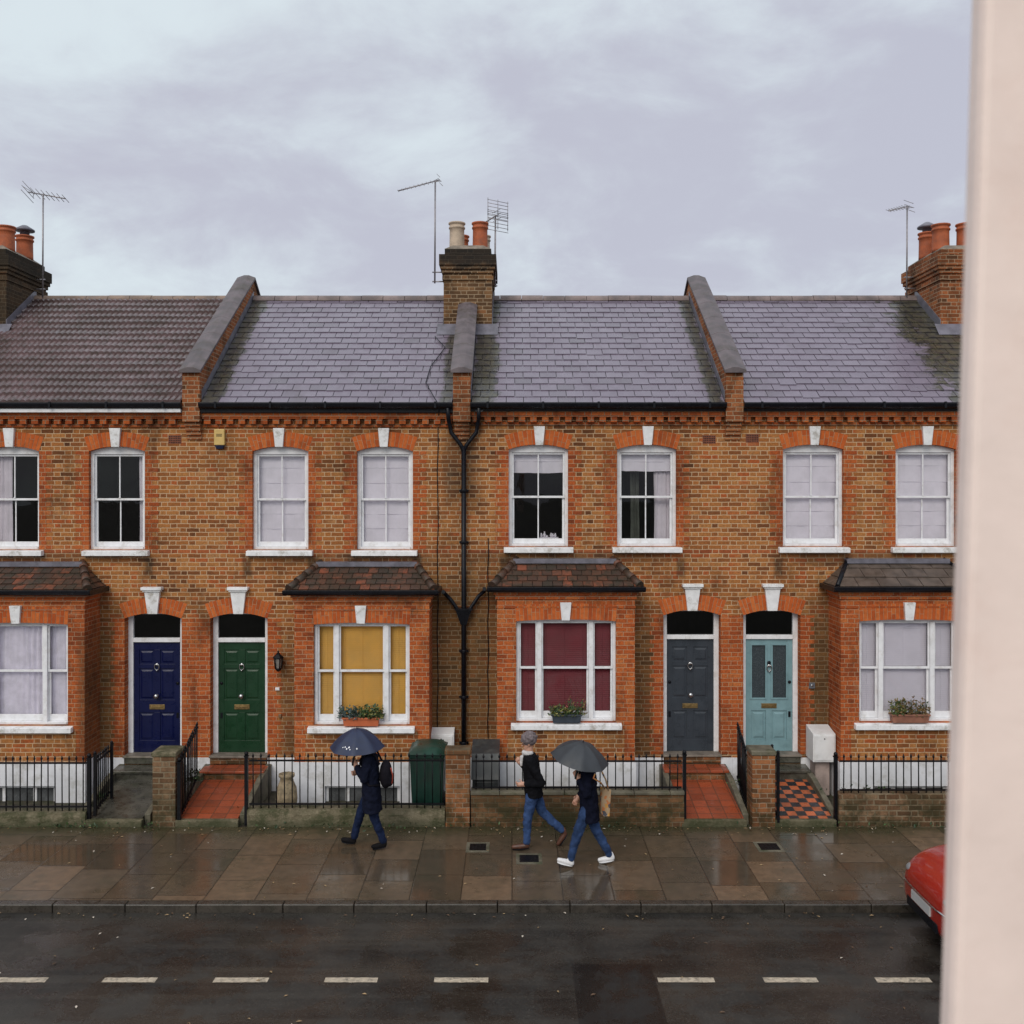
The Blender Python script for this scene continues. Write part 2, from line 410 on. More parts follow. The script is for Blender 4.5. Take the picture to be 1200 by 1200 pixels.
def slate_mat():
    m = Mat('welsh_slate'); i = m.island(); n = m.noise(9, 5, .6); P = m.xyz()
    col = m.ramp(i, [(0, (.128, .104, .132)), (.12, (.165, .133, .176)), (.8, (.182, .147, .193)), (1, (.20, .164, .210))])
    col = m.mix(m.step(n, .35, .75, .3, 0), col, (.10, .085, .11))
    st = m.noise(1.3, 6, .7, m.vmul(m.pos(), (1.4, .5, .5)))
    col = m.mix(m.step(st, .55, .8, 0, .5), col, (.11, .09, .10))
    # green-black algae in the damp strips beside the parapets and below the chimneys
    rag = m.math('MULTIPLY', m.math('SUBTRACT', m.noise(3.2, 6, .8), .5), 2.6); rag = m.math('ADD', rag, m.math('MULTIPLY', m.math('SUBTRACT', i, .5), .5))
    for (cx, hw, y0, amt) in ((-.50, .25, 30, .88), (-1.12, .12, 30, .8), (-5.26, .20, 30, .85), (3.55, .13, 30, .85), (8.3, .62, 30, .92)):
        dd = m.math('ADD', m.math('DIVIDE', m.math('ABSOLUTE', m.math('SUBTRACT', P[0], cx)), hw), rag)
        mk = m.step(dd, .75, 1.15, amt, 0)
        mk = m.math('MULTIPLY', mk, m.step(P[1], y0 - .2, y0 + .2, 1, 0))
        c2 = m.mix(m.step(n, .35, .65), (.022, .022, .018), (.065, .06, .03))
        col = m.mix(mk, col, c2)
    m.set(col, m.step(st, .3, .7, .20, .42), .55)
    m.bump(m.noise(35, 4, .6), .25, .004); return m.m
M['slate'] = slate_mat()
def tile_mat():
    m = Mat('concrete_roof_tile'); n = m.noise(7, 6, .7); b = m.noise(1.1, 4, .6)
    col = m.mix(m.step(b, .3, .7), (.078, .046, .044), (.140, .088, .092)); col = m.mix(m.step(n, .4, .7, 0, .8), col, (.04, .026, .018))
    col = m.mix(m.step(m.noise(3, 5, .7), .6, .75, 0, .5), col, (.17, .15, .17))
    m.set(col, m.step(n, .3, .7, .22, .45), .55); m.bump(m.noise(60, 3), .3, .004); return m.m
M['conc_tile'] = tile_mat()
def claytile_mat():
    m = Mat('clay_bay_tile'); i = m.island(); n = m.noise(6, 6, .7)
    col = m.ramp(i, [(0, (.05, .028, .02)), (.6, (.10, .045, .027)), (.85, (.19, .06, .03)), (1, (.28, .075, .035))])
    col = m.mix(m.step(n, .38, .62, 0, .85), col, (.035, .03, .02)); m.set(col, .55, .4); m.bump(m.noise(50, 3), .4, .004); return m.m
M['clay_tile'] = claytile_mat()
M['dark_slate'] = simple('dark_bay_slate', (.10, .075, .06), .45, .4, 5, .3, dirt=(.03, .03, .02))

def path_tiles(name, c1, c2, size, rot=0, wet=.25):
    m = Mat(name); P = m.xyz(); n = m.noise(5, 5, .65)
    u = m.math('DIVIDE', P[0], size); v = m.math('DIVIDE', P[1], size)
    iu, iv = m.math('FLOOR', u), m.math('FLOOR', v)
    par = m.math('MODULO', m.math('ABSOLUTE', m.math('ADD', iu, iv)), 2.0)
    rn = m.white(m.comb(iu, iv, 3.0))
    base = m.mix(par, c1, c2) if c2 else c1
    col = m.mix(1.0, base, m.ramp(rn, [(0, (.75, .75, .75)), (1, (1.15, 1.1, 1.1))]), 'MULTIPLY')
    fu, fv = m.math('FRACT', u), m.math('FRACT', v)
    e = m.math('MINIMUM', m.math('MINIMUM', fu, m.math('SUBTRACT', 1.0, fu)), m.math('MINIMUM', fv, m.math('SUBTRACT', 1.0, fv)))
    g = m.step(e, .02, .05, 1, 0)
    col = m.mix(m.math('MULTIPLY', g, .75), col, (.06, .035, .02)); col = m.mix(m.step(n, .5, .78, 0, .6), col, (.05, .035, .02))
    m.set(col, m.step(n, .3, .7, wet * .5, wet + .2), .5); m.bump(m.math('SUBTRACT', n, m.math('MULTIPLY', g, .8)), .25, .004); return m.m
M['red_path'] = path_tiles('red_quarry_tile', (.30, .066, .026), None, .225, wet=.4)
M['check_path'] = path_tiles('checkered_tile', (.46, .12, .045), (.022, .024, .03), .15, wet=.4)
M['dark_path'] = simple('wet_dark_flag', (.075, .07, .055), .3, .5, 5, .3, dirt=(.03, .035, .015), dirt_amt=.7)

def pavement_mat():
    m = Mat('wet_york_flags'); P = m.xyz(m.vadd(m.pos(), m.vmul(m.vadd(m.noise(6, 2, color=True), (-.5,) * 3), (.012, .012, 0))))
    n = m.noise(7, 6, .65); big = m.noise(.55, 4, .6)
    W = .66; col_i = m.math('FLOOR', m.math('DIVIDE', P[0], W)); fu = m.math('FRACT', m.math('DIVIDE', P[0], W))
    rr = m.white(m.comb(col_i, 1.7, 2.2)); Ls = m.math('ADD', .72, m.math('MULTIPLY', rr, .35))
    v = m.math('DIVIDE', m.math('ADD', P[1], m.math('MULTIPLY', rr, 4.0)), Ls); ri = m.math('FLOOR', v); fv = m.math('FRACT', v)
    eu = m.math('MULTIPLY', m.math('MINIMUM', fu, m.math('SUBTRACT', 1.0, fu)), W)
    ev = m.math('MULTIPLY', m.math('MINIMUM', fv, m.math('SUBTRACT', 1.0, fv)), Ls)
    e = m.math('MINIMUM', eu, ev); g = m.step(e, .003, .012, 1, 0)
    r1 = m.white(m.comb(col_i, ri, 5.0))
    col = m.ramp(r1, [(0, (.075, .055, .037)), (.45, (.098, .070, .045)), (.75, (.118, .084, .054)), (.92, (.155, .10, .06)), (1, (.19, .125, .078))])
    col = m.mix(m.step(n, .3, .7, .45, 0), col, (.035, .03, .022))
    col = m.mix(m.step(m.noise(1.6, 6, .7), .5, .72, 0, .6), col, (.05, .045, .028))
    edge = m.math('ADD', P[1], m.math('MULTIPLY', m.noise(2.5, 6, .7), .9))
    col = m.mix(m.step(edge, 15.1, 15.75, 0, .75), col, (.032, .034, .014))
    col = m.mix(m.step(edge, 12.75, 13.1, .55, 0), col, (.045, .036, .024))
    col = m.mix(m.math('MULTIPLY', g, .8), col, (.016, .014, .010))
    wet = m.step(m.math('ADD', m.math('MULTIPLY', r1, .25), m.noise(1.1, 5, .6)), .45, .8)
    ro = m.math('ADD', m.math('MULTIPLY', wet, .30), .07); ro = m.math('ADD', ro, m.math('MULTIPLY', n, .08))
    m.set(col, ro, .5)
    m.bump(m.math('ADD', m.math('SUBTRACT', m.math('MULTIPLY', n, .35), m.math('MULTIPLY', g, .7)), m.math('MULTIPLY', r1, .3)), .22, .008); return m.m
M['pavement'] = pavement_mat()
def road_mat():
    m = Mat('wet_asphalt'); n = m.noise(38, 4, .7); P = m.xyz()
    b = m.noise(.7, 6, .65, m.vmul(m.pos(), (1, 1.6, 1)))
    col = m.mix(m.step(b, .35, .68), (.012, .011, .0095), (.034, .030, .025))
    col = m.mix(m.step(n, .52, .72, 0, .4), col, (.10, .09, .075)); col = m.mix(m.step(m.noise(4, 6, .7), .5, .75, 0, .5), col, (.011, .010, .009))
    tr = m.noise(1.0, 4, .6, m.vmul(m.pos(), (.12, 3.2, 1))); col = m.mix(m.step(tr, .48, .65, 0, .45), col, (.05, .045, .037))
    # darker square-edged repair
    a = m.math('ABSOLUTE', m.math('SUBTRACT', P[0], 1.12)); q = m.math('ABSOLUTE', m.math('SUBTRACT', P[1], 9.9))
    msk = m.math('MULTIPLY', m.step(a, .44, .455, 1, 0), m.step(q, 1.18, 1.2, 1, 0))
    col = m.mix(m.math('MULTIPLY', msk, .8), col, (.008, .0075, .007))
    m.set(col, m.math('ADD', m.step(m.noise(1.7, 5, .65), .40, .60, .10, .48), m.math('MULTIPLY', n, .10)), .36)
    m.bump(n, .5, .006); return m.m
M['road'] = road_mat()
M['kerb'] = simple('granite_kerb', (.045, .037, .029), .3, .4, 8, .4, 90, dirt=(.03, .028, .02), dirt_amt=.7)
M['soil'] = simple('garden_soil', (.05, .042, .025), .8, .6, 9, .8, 40, dirt=(.03, .045, .012), dirt_amt=.8)
M['ground'] = simple('far_ground', (.06, .055, .045), .8, .3, .5)
M['line'] = simple('worn_road_paint', (.44, .37, .28), .5, .25, 20, .3, 90, dirt=(.06, .055, .045), dirt_amt=.85)

# ------------------------------------------------------------------ ground, road, pavement
m = MB(); m.poly([(-400, -300, -.16), (400, -300, -.16), (400, 700, -.16), (-400, 700, -.16)]); struct(m.build('ground', M['ground']))
m = MB(); m.poly([(-60, 4.6, -.10), (60, 4.6, -.10), (60, KD, -.10), (-60, KD, -.10)]); struct(m.build('road', M['road']))
m = MB()
xk = -60.0
while xk < 60:
    L = random.choice((.9, .92, 1.1)); zt = random.uniform(-.004, .003)
    m.box(xk, xk + L - .008, KD, KD + .14, -.14, zt + .004); xk += L
struct(m.build('kerb', M['kerb'], bevel=.012))
m = MB(); m.box(-60, 60, KD + .143, RD + .02, -.15, 0); struct(m.build('pavement', M['pavement']))
m = MB(); m.box(-60, 60, 1.2, 4.6, -.15, 0); struct(m.build('near_pavement', M['pavement']))
m = MB(); m.box(-60, 60, RD + .021, FD + .1, -.15, -.02); struct(m.build('garden_soil', M['soil']))
for px, wear in ((22, 0), (152, 0), (282.5, 0), (411.5, 0), (540.5, 0), (804, 0), (926.5, 0), (1058.5, 0), (1188, 0)):
    D = 10.73; cx = X(px, D); mm = MB()
    h = .30 + random.uniform(-.012, .012)
    n = 10; top = [(cx - h + 2*h*i/n, D + .052 + random.uniform(-.004, .004)) for i in range(n + 1)]
    bot = [(cx - h + 2*h*i/n, D - .052 + random.uniform(-.004, .004)) for i in range(n + 1)]
    mm.mesh([(x, y, -.096) for x, y in bot + top], [(i, i+1, n+2+i, n+1+i) for i in range(n)])
    struct(mm.build('road_marking', M['line']))

# ------------------------------------------------------------------ building kit
def wall_grid(mb, x0, x1, z0, z1, y, th, holes, mi=0, rmi=1):
    """front wall in the xz plane with rectangular holes, reveals included"""
    xs = sorted({x0, x1, *[h[0] for h in holes], *[h[1] for h in holes]}); zs = sorted({z0, z1, *[h[2] for h in holes], *[h[3] for h in holes]})
    xs = [a for a in xs if x0 <= a <= x1]; zs = [a for a in zs if z0 <= a <= z1]
    inh = lambda a, b: any(h[0] < a < h[1] and h[2] < b < h[3] for h in holes)
    for i in range(len(xs)-1):
        for j in range(len(zs)-1):
            a, b, c, d = xs[i], xs[i+1], zs[j], zs[j+1]
            if not inh((a+b)/2, (c+d)/2):
                mb.poly([(a,y,c),(b,y,c),(b,y,d),(a,y,d)], mi); mb.poly([(a,y+th,c),(a,y+th,d),(b,y+th,d),(b,y+th,c)], mi)
    for h in holes:
        a, b, c, d = h
        mb.poly([(a,y,c),(a,y,d),(a,y+th,d),(a,y+th,c)], rmi); mb.poly([(b,y,c),(b,y+th,c),(b,y+th,d),(b,y,d)], rmi)
        mb.poly([(a,y,d),(b,y,d),(b,y+th,d),(a,y+th,d)], rmi); mb.poly([(a,y,c),(a,y+th,c),(b,y+th,c),(b,y,c)], rmi)

def slope_tiles(mb, BL, BR, TR, TL, rows, tw, low=.014, gap=.01, jit=.004, mi=0, back=1, half=True):
    BL, BR, TR, TL = map(Vector, (BL, BR, TR, TL))
    n = (BR - BL).cross(TL - BL).normalized()
    if n.z < 0: n = -n
    up = ((TL + TR) / 2 - (BL + BR) / 2).normalized()
    mb.poly([p - n*.012 for p in (BL, BR, TR, TL)], back)
    for i in range(rows):
        t0, t1 = i / rows, min(1, (i + 1.25) / rows)
        l0, r0 = BL.lerp(TL, t0), BR.lerp(TR, t0); l1, r1 = BL.lerp(TL, t1), BR.lerp(TR, t1)
        ax = (BR - BL).normalized(); s0, e0 = (l0 - BL).dot(ax), (r0 - BL).dot(ax); s1, e1 = (l1 - BL).dot(ax), (r1 - BL).dot(ax)
        off = (tw / 2 if (i % 2 and half) else 0); k = math.floor((min(s0, s1) - off) / tw)
        while k * tw + off < max(e0, e1):
            a, b = k * tw + off + gap/2, (k + 1) * tw + off - gap/2; k += 1
            a0, b0 = max(a, s0), min(b, e0); a1, b1 = max(a, s1), min(b, e1)
            if b0 - a0 < .015 and b1 - a1 < .015: continue
            if b0 < a0: a0 = b0 = min(max((a0+b0)/2, s0), e0)
            if b1 < a1: a1 = b1 = min(max((a1+b1)/2, s1), e1)
            j = random.uniform(-jit, jit) - (random.uniform(.015, .04) if random.random() < .025 else 0); h = low + random.uniform(-.003, .004)
            base0 = BL + (l0 - BL) - ax*s0; base1 = BL + (l1 - BL) - ax*s1
            q = [base0 + ax*a0 + up*j + n*h, base0 + ax*b0 + up*(j + random.uniform(-jit, jit)*.5) + n*h, base1 + ax*b1 + n*.0015, base1 + ax*a1 + n*.0015]
            lo = [p - n*(h + .006) for p in q[:2]] + [p - n*.004 for p in q[2:]]
            mb.mesh(q + lo, [(0,1,2,3),(0,4,5,1),(1,5,6,2),(3,7,4,0)], mi)

def arch(house, parent, cx, w, zs, zc, thick, y, nv, proud=.008, name='brick_arch', depth=.11):
    h = zc - zs; Rr = (w*w/4 + h*h) / (2*h); oz = zc - Rr; th = math.asin(min(1, w/2/Rr))
    R2 = Rr + thick; mb = MB(); p = lambda r, a: (cx + r*math.sin(a), oz + r*math.cos(a))
    NS = 16; angs = [-th*1.0 + 2*th*i/NS for i in range(NS+1)]
    mb.prism([p(Rr+.004, a) for a in angs] + [p(R2-.004, a) for a in reversed(angs)], y-.003, y+depth+.01, 1)
    for i in range(nv):
        a0, a1 = -th + 2*th*i/nv, -th + 2*th*(i+1)/nv; g = .0045 / Rr
        mid = random.random()
        q = [p(Rr, a0+g), p(Rr, a1-g), p(R2, a1-g*.8), p(R2, a0+g*.8)]
        if mid < .55:
            sp = Rr + thick * random.choice((.35, .5, .65))
            mb.prism([p(Rr, a0+g), p(Rr, a1-g), p(sp-.004, a1-g), p(sp-.004, a0+g)], y-proud, y+depth)
            mb.prism([p(sp+.004, a0+g), p(sp+.004, a1-g), p(R2, a1-g), p(R2, a0+g)], y-proud+.001, y+depth)
        else: mb.prism(q, y-proud, y+depth)
    return mb.build(name, [M['rubbed'], M['mortar']], parent)

def quoin(parent, xe, sgn, z0, z1, y, wide=.235, narrow=.125, mat='red'):
    """toothed red-brick edge of an opening, flat on the wall face"""
    mb = MB(); ch = .075; r = math.ceil((z0 - .01) / ch); pts = [(xe, z0), (xe, z1)]; teeth = []; z = z0; k = r
    while z < z1 - 1e-4:
        zn = min(z1, k * ch) if k * ch > z + 1e-4 else min(z1, (k+1)*ch)
        wd = (wide if (k % 2) else narrow) + random.uniform(-.006, .006)
        teeth.append((z, zn, wd)); z = zn; k += 1
    for (a, b, wd) in reversed(teeth): pts += [(xe + sgn*wd, b), (xe + sgn*wd, a)]
    clean = [pts[0]]
    for q in pts[1:]:
        if abs(q[0]-clean[-1][0]) + abs(q[1]-clean[-1][1]) > 1e-5: clean.append(q)
    if sgn > 0: clean = clean[::-1]
    mb.prism(clean[::-1], y - .0045, y - .0008); return mb.build('brick_quoin', M[mat], parent)

def keystone(parent, cx, zt, zb, wt, wb, y, cap=False):
    mb = MB(); a, b = wt/2, wb/2; y0 = y - .05
    zt2 = zt - (.07 if cap else 0)
    v = [(cx-b,y0,zb),(cx+b,y0,zb),(cx+a,y0-.02,zt2),(cx-a,y0-.02,zt2),(cx-b,y+.1,zb),(cx+b,y+.1,zb),(cx+a,y+.1,zt2),(cx-a,y+.1,zt2)]
    mb.mesh(v, [(0,1,2,3),(1,5,6,2),(4,0,3,7),(3,2,6,7),(0,4,5,1),(5,4,7,6)])
    if cap:
        mb.box(cx-a-.045, cx+a+.045, y0-.07, y+.03, zt-.052, zt); mb.box(cx-a-.022, cx+a+.022, y0-.045, y+.03, zt2-.012, zt-.0525)
    return mb.build('keystone', M['sill'], parent, bevel=.005)

def sash(mb, x0, x1, z0, z1, y0, y1, st, tr, br, bars=(), bw=.022):
    mb.box(x0, x0+st, y0, y1, z0, z1); mb.box(x1-st, x1, y0, y1, z0, z1)
    mb.box(x0+st, x1-st, y0+.001, y1-.001, z1-tr, z1-.0005); mb.box(x0+st, x1-st, y0+.001, y1-.001, z0+.0005, z0+br)
    for b in bars: mb.box(b-bw/2, b+bw/2, y0+.006, y1-.006, z0+br, z1-tr)

def curtain(parent, x0, x1, z0, z1, y, mat, folds=9, amp=.025, name='curtain', pinch=0):
    mb = MB(); n = folds*8; nz = 8
    ph = random.random()*6; vs = []
    for j in range(nz+1):
        t = j/nz
        for i in range(n+1):
            s = i/n; a = amp*(.6+.4*math.sin(s*7+ph)) * (.75+.25*t)
            vs.append((x0+(x1-x0)*s + .006*math.sin(t*5+s*20), y + a*math.sin(2*math.pi*folds*s + ph + .4*math.sin(3*t+s*5)), z0+(z1-z0)*t))
    fs = [(j*(n+1)+i, j*(n+1)+i+1, (j+1)*(n+1)+i+1, (j+1)*(n+1)+i) for j in range(nz) for i in range(n)]
    mb.mesh(vs, fs, 0, True); return mb.build(name, mat, parent)

def roman_blind(parent, x0, x1, z0, z1, y, mat, nfold=6, sag=0.0):
    """soft blind: panels each hanging slightly forward at their lower edge"""
    mb = MB(); nx = 14; zs = [z1]
    for k in range(nfold): zs.append(z1 - (z1-z0)*(k+1)/nfold + (random.uniform(-.015,.015) if k < nfold-1 else 0))
    vs = []; nn = nx+1
    for k in range(nfold):
        for (zz, off) in ((zs[k], 0.0), ((zs[k]+zs[k+1])/2, -.004), (zs[k+1]+.004, -.012)):
            for i in range(nn):
                s = i/nx; dz = 0
                if k == nfold-1 and off == -.012: dz = -sag*math.sin(math.pi*s)*(1 if s > .5 else .6) + random.uniform(0,.006)
                vs.append((x0+(x1-x0)*s, y+off+.004*math.sin(s*9+k*2.1)+.003*math.sin(s*23+k), zz+dz))
    fs = []
    for k in range(nfold):
        for j in range(2):
            b = (k*3+j)*nn; fs += [(b+i, b+nn+i, b+nn+i+1, b+i+1) for i in range(nx)]
        if k < nfold-1:
            b = (k*3+2)*nn; fs += [(b+i, b+nn+i, b+nn+i+1, b+i+1) for i in range(nx)]
    mb.mesh(vs, fs, 0, False); return mb.build('blind', mat, parent)

def slat_blind(parent, x0, x1, z0, z1, y, mat, pitch=.035):
    mb = MB(); z = z1
    while z - pitch > z0 - .001:
        j = random.uniform(-.002, .002)
        mb.mesh([(x0,y-.012,z-pitch-.003+j),(x1,y-.012,z-pitch-.003-j),(x1,y+.010,z),(x0,y+.010,z)], [(0,1,2,3)]); z -= pitch
    for s in (.12, .5, .88):
        xx = x0+(x1-x0)*s; mb.box(xx-.002, xx+.002, y-.016, y-.0145, z0, z1)
    mb.box(x0, x1, y-.02, y+.012, z0-.02, z0); return mb.build('blind', mat, parent)

M['linen'] = simple('pale_linen_blind', (.84, .80, .87), .85, .08, 3, .2, 120)
M['net'] = simple('net_curtain', (.82, .78, .88), .85, .15, 4, .2, 120)
M['drape'] = simple('pale_drape', (.78, .72, .78), .85, .12, 3, .2, 100)
M['yellow'] = simple('ochre_slat_blind', (.86, .49, .09), .6, .08, 3, 0)
M['maroon'] = simple('maroon_slat_blind', (.23, .022, .036), .5, .12, 3, 0)
M['white_slat'] = simple('white_slat_blind', (.84, .80, .88), .55, .05, 3, 0)
M['brass'] = simple('aged_brass', (.28, .19, .08), .4, .3, 30, .1, metal=.8)
M['chrome'] = simple('dull_chrome', (.5, .5, .5), .25, .1, 30, 0, metal=1)
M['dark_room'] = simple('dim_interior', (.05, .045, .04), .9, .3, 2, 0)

def upper_window(h, cx, w, dz, style):
    zs, zsp, zc = 4.195 + dz, 5.915 + dz*.6, 6.0 + dz*.6
    x0, x1 = cx-w/2, cx+w/2; y = FD + .09
    mb = MB()       # box frame
    mb.box(x0-.03, x0+.055, y, y+.13, zs, zc); mb.box(x1-.055, x1+.03, y, y+.13, zs, zc)
    mb.box(x0+.055, x1-.055, y+.001, y+.129, zsp-.05, zc-.0005); mb.box(x0+.055, x1-.055, y-.02, y+.129, zs, zs+.045)
    win = mb.build('window', M['white'], h, bevel=.004)
    a, b, bot, top = x0+.056, x1-.056, zs+.046, zsp-.051; mid = (bot+top)/2 + .02
    mb = MB(); sash(mb, a, b, mid-.02, top, y+.03, y+.065, .032, .035, .038, [cx]); mb.box(cx-.015, cx+.015, y+.015, y+.03, mid+.018, mid+.03); mb.build('upper_sash', M['white'], win, bevel=.003)
    mb = MB(); sash(mb, a+.001, b-.001, bot, mid+.018, y+.068, y+.103, .04, .036, .085, [cx]); mb.build('lower_sash', M['white'], win, bevel=.003)
    mb = MB(); mb.poly([(a,y+.047,mid),(b,y+.047,mid),(b,y+.047,top),(a,y+.047,top)]); mb.build('pane', M['glass'], win)
    mb = MB(); mb.poly([(a,y+.085,bot),(b,y+.085,bot),(b,y+.085,mid),(a,y+.085,mid)]); mb.build('pane', M['glass'], win)
    mb = MB(); ov = .085
    mb.mesh([(x0-ov,FD-.11,zs-.105),(x1+ov,FD-.11,zs-.105),(x1+ov,FD-.11,zs-.02),(x0-ov,FD-.11,zs-.02),(x0-ov,FD+.09,zs-.105),(x1+ov,FD+.09,zs-.105),(x1+ov,FD+.09,zs-.001),(x0-ov,FD+.09,zs-.001)],
            [(0,1,2,3),(1,5,6,2),(4,0,3,7),(3,2,6,7),(0,4,5,1),(5,4,7,6)]); mb.build('sill', M['sill'], win, bevel=.006)
    arch(h, win, cx, w, zsp, zc, .255, FD, 15)
    keystone(win, cx-.015*(1 if cx < 0 else -1), zc+.315, zc-.012, .195, .135, FD)
    quoin(win, x0, -1, zs+.001, zsp-.002, FD); quoin(win, x1, 1, zs+.001, zsp-.002, FD)
    yb = y + .16
    if style == 'blind': roman_blind(win, a, b, bot+.03, top+.02, yb, M['linen'], 6, random.choice((0, .02, .03)))
    elif style == 'half_blind': roman_blind(win, a, b, top-.36, top+.02, yb, M['linen'], 2, .01)
    elif style == 'half_blind_drape':
        roman_blind(win, a, b, top-.33, top+.02, yb, M['linen'], 2, .01); curtain(win, b-.29, b+.02, bot, top-.2, yb+.07, M['drape'], 4, .02)
        curtain(win, a+.24, a+.4, bot, top-.2, yb+.30, simple('grey_green_drape', (.10, .11, .09), .9), 3, .03)
    elif style == 'drape_right': curtain(win, b-.13, b+.03, bot, top, yb, M['drape'], 2, .02)
    elif style == 'drape_left': curtain(win, a-.02, a+.34, bot, top, yb, M['drape'], 4, .025)
    return win

def six_panel(mb, x0, x1, z0, z1, y):
    w = x1-x0; H = z1-z0; st = w*.115; cm = w*.13
    rails = [(0, .105), (.36, .475), (.76, .80), (.93, 1)]
    zz = [(z0+H*a, z0+H*b) for a, b in rails]
    mb.box(x0, x1, y+.014, y+.045, z0, z1)
    mb.box(x0, x0+st, y, y+.0135, z0, z1); mb.box(x1-st, x1, y, y+.0135, z0, z1)
    for a, b in zz: mb.box(x0+st, x1-st, y+.0004, y+.0135, a, b)
    c = (x0+x1)/2
    for k in range(3):
        a, b = zz[k][1], zz[k+1][0]; mb.box(c-cm/2, c+cm/2, y+.0002, y+.0135, a, b)
        for (p, q) in ((x0+st, c-cm/2), (c+cm/2, x1-st)):
            g = .026; mb.mesh([(p+g,y+.0135,a+g),(q-g,y+.0135,a+g),(q-g,y+.0135,b-g),(p+g,y+.0135,b-g),(p+g*2,y+.004,a+g*2),(q-g*2,y+.004,a+g*2),(q-g*2,y+.004,b-g*2),(p+g*2,y+.004,b-g*2)],
                    [(0,1,5,4),(1,2,6,5),(2,3,7,6),(3,0,4,7),(4,5,6,7)])

def front_door(h, cx, dz, colour, name_label, glazed=False, inner=None):
    w = 1.0; zt = .60 + dz*.4; z_leaf = 2.55 + dz; zsp, zc = 2.99 + dz, 3.085 + dz; x0, x1 = cx-w/2, cx+w/2
    y = FD + .17
    off = -.03 if cx < 0 else .03           # the jamb seen from the camera's side is the wider one
    fr = MB()
    fr.box(x0-.06, x0+.085, y, y+.09, zt-.02, zc); fr.box(x1-.085, x1+.06, y, y+.09, zt-.02, zc)
    fr.box(x0+.085, x1-.085, y-.012, y+.089, z_leaf, z_leaf+.075); fr.box(x0+.085, x1-.085, y+.001, y+.089, zc-.04, zc-.0005)
    f = fr.build('door_frame', M['white'], h, bevel=.004)
    mb = MB(); mb.poly([(x0+.08,y+.05,z_leaf+.07),(x1-.08,y+.05,z_leaf+.07),(x1-.08,y+.05,zc-.03),(x0+.08,y+.05,zc-.03)]); mb.build('fanlight', M['dark_glass'], f)
    arch(h, f, cx, w, zsp, zc, .27, FD, 17); keystone(f, cx, zc+.46, zc-.012, .27, .17, FD, True)
    ql = {'l': (.24, .17), 'r': (.24, .17)}
    if inner: g = inner[1] - .0015; ql[inner[0]] = (g, g)
    quoin(f, x0, -1, zt, zsp-.002, FD, *ql['l']); quoin(f, x1, 1, zt, zsp-.002, FD, *ql['r'])
    a, b = x0+.088, x1-.088; mb = MB(); yl = y+.03
    mats = [colour]
    if not glazed: six_panel(mb, a, b, zt, z_leaf-.003, yl)
    else:
        W, H = b-a, z_leaf-.003-zt; c = (a+b)/2; st = W*.12
        g0, g1 = zt+H*.47, zt+H*.95
        lo0, lo1 = zt+H*.1, zt+H*.36
        px = [(a+st, c-.055), (c+.055, b-st)]
        xs = [a, px[0][0], px[0][1], px[1][0], px[1][1], b]
        for i in range(5):
            mid = (xs[i]+xs[i+1])/2
            if i in (1, 3):
                mb.box(xs[i], xs[i+1], yl, yl+.045, zt, lo0); mb.box(xs[i], xs[i+1], yl, yl+.045, lo1, g0); mb.box(xs[i], xs[i+1], yl, yl+.045, g1, z_leaf-.003)
                mb.box(xs[i], xs[i+1], yl+.018, yl+.044, lo0, lo1)
                p, q = xs[i], xs[i+1]; g = .03
                mb.mesh([(p+g,yl+.018,lo0+g),(q-g,yl+.018,lo0+g),(q-g,yl+.018,lo1-g),(p+g,yl+.018,lo1-g),(p+2*g,yl+.004,lo0+2*g),(q-2*g,yl+.004,lo0+2*g),(q-2*g,yl+.004,lo1-2*g),(p+2*g,yl+.004,lo1-2*g)], [(0,1,5,4),(1,2,6,5),(2,3,7,6),(3,0,4,7),(4,5,6,7)])
                for (u, v, ww, zz) in ((p-.02, p+.012, g0-.02, g1+.02), (q-.012, q+.02, g0-.02, g1+.02)): mb.box(u, v, yl-.014, yl+.0005, ww, zz)
                mb.box(p+.012, q-.012, yl-.013, yl+.0005, g0-.02, g0+.012); mb.box(p+.012, q-.012, yl-.013, yl+.0005, g1-.012, g1+.02)
            else: mb.box(xs[i], xs[i+1], yl, yl+.0448, zt, z_leaf-.003)
    dr = mb.build('door', mats, h, bevel=.003); dr['label'] = name_label
    c = (a+b)/2
    if glazed:
        for p, q in px:
            mb = MB(); mb.box(p, q, yl+.02, yl+.026, g0, g1); mb.build('glass_panel', simple('obscure_glass', (.045, .06, .068), .22, .3, 40, .5, 90), dr)
        mb = MB(); mb.lathe((c, yl, zt+1.56), [(.03, 0), (.035, .012), (.012, .02)], 12, axis='y'); mb.build('spyhole', M['black'], dr)
        kz = zt+1.46
    else: kz = zt+1.50
    mb = MB(); mb.lathe((c, yl, kz+.05), [(.030, 0), (.034, .014), (.02, .03), (.002, .034)], 12, axis='y')
    pts = [(c+.042*math.sin(t), yl-.028-.006*math.cos(t), kz+.01+.055*math.cos(t)) for t in [R(20+i*32) for i in range(11)]]
    mb.tube(pts, .009, 6); mb.ball((c, yl-.03, kz-.05), .018); mb.build('knocker', M['chrome'], dr)
    if not glazed:
        mb = MB(); mb.lathe((c, yl, zt+1.0), [(.03, 0), (.03, .01), (.014, .018), (.014, .04), (.038, .055), (.044, .075), (.036, .095), (.004, .102)], 16, axis='y'); mb.build('door_knob', M['chrome'], dr)
    mb = MB(); zl = zt + (.80 if not glazed else .80); mb.box(c-.135, c+.135, yl-.012, yl+.001, zl-.042, zl+.042); mb.box(c-.105, c+.105, yl-.019, yl-.0125, zl-.02, zl+.02); mb.build('letterbox', M['brass'], dr, bevel=.004)
    mb = MB(); lx = b-.05 if (cx > 3.8 or cx < -5) else a+.05
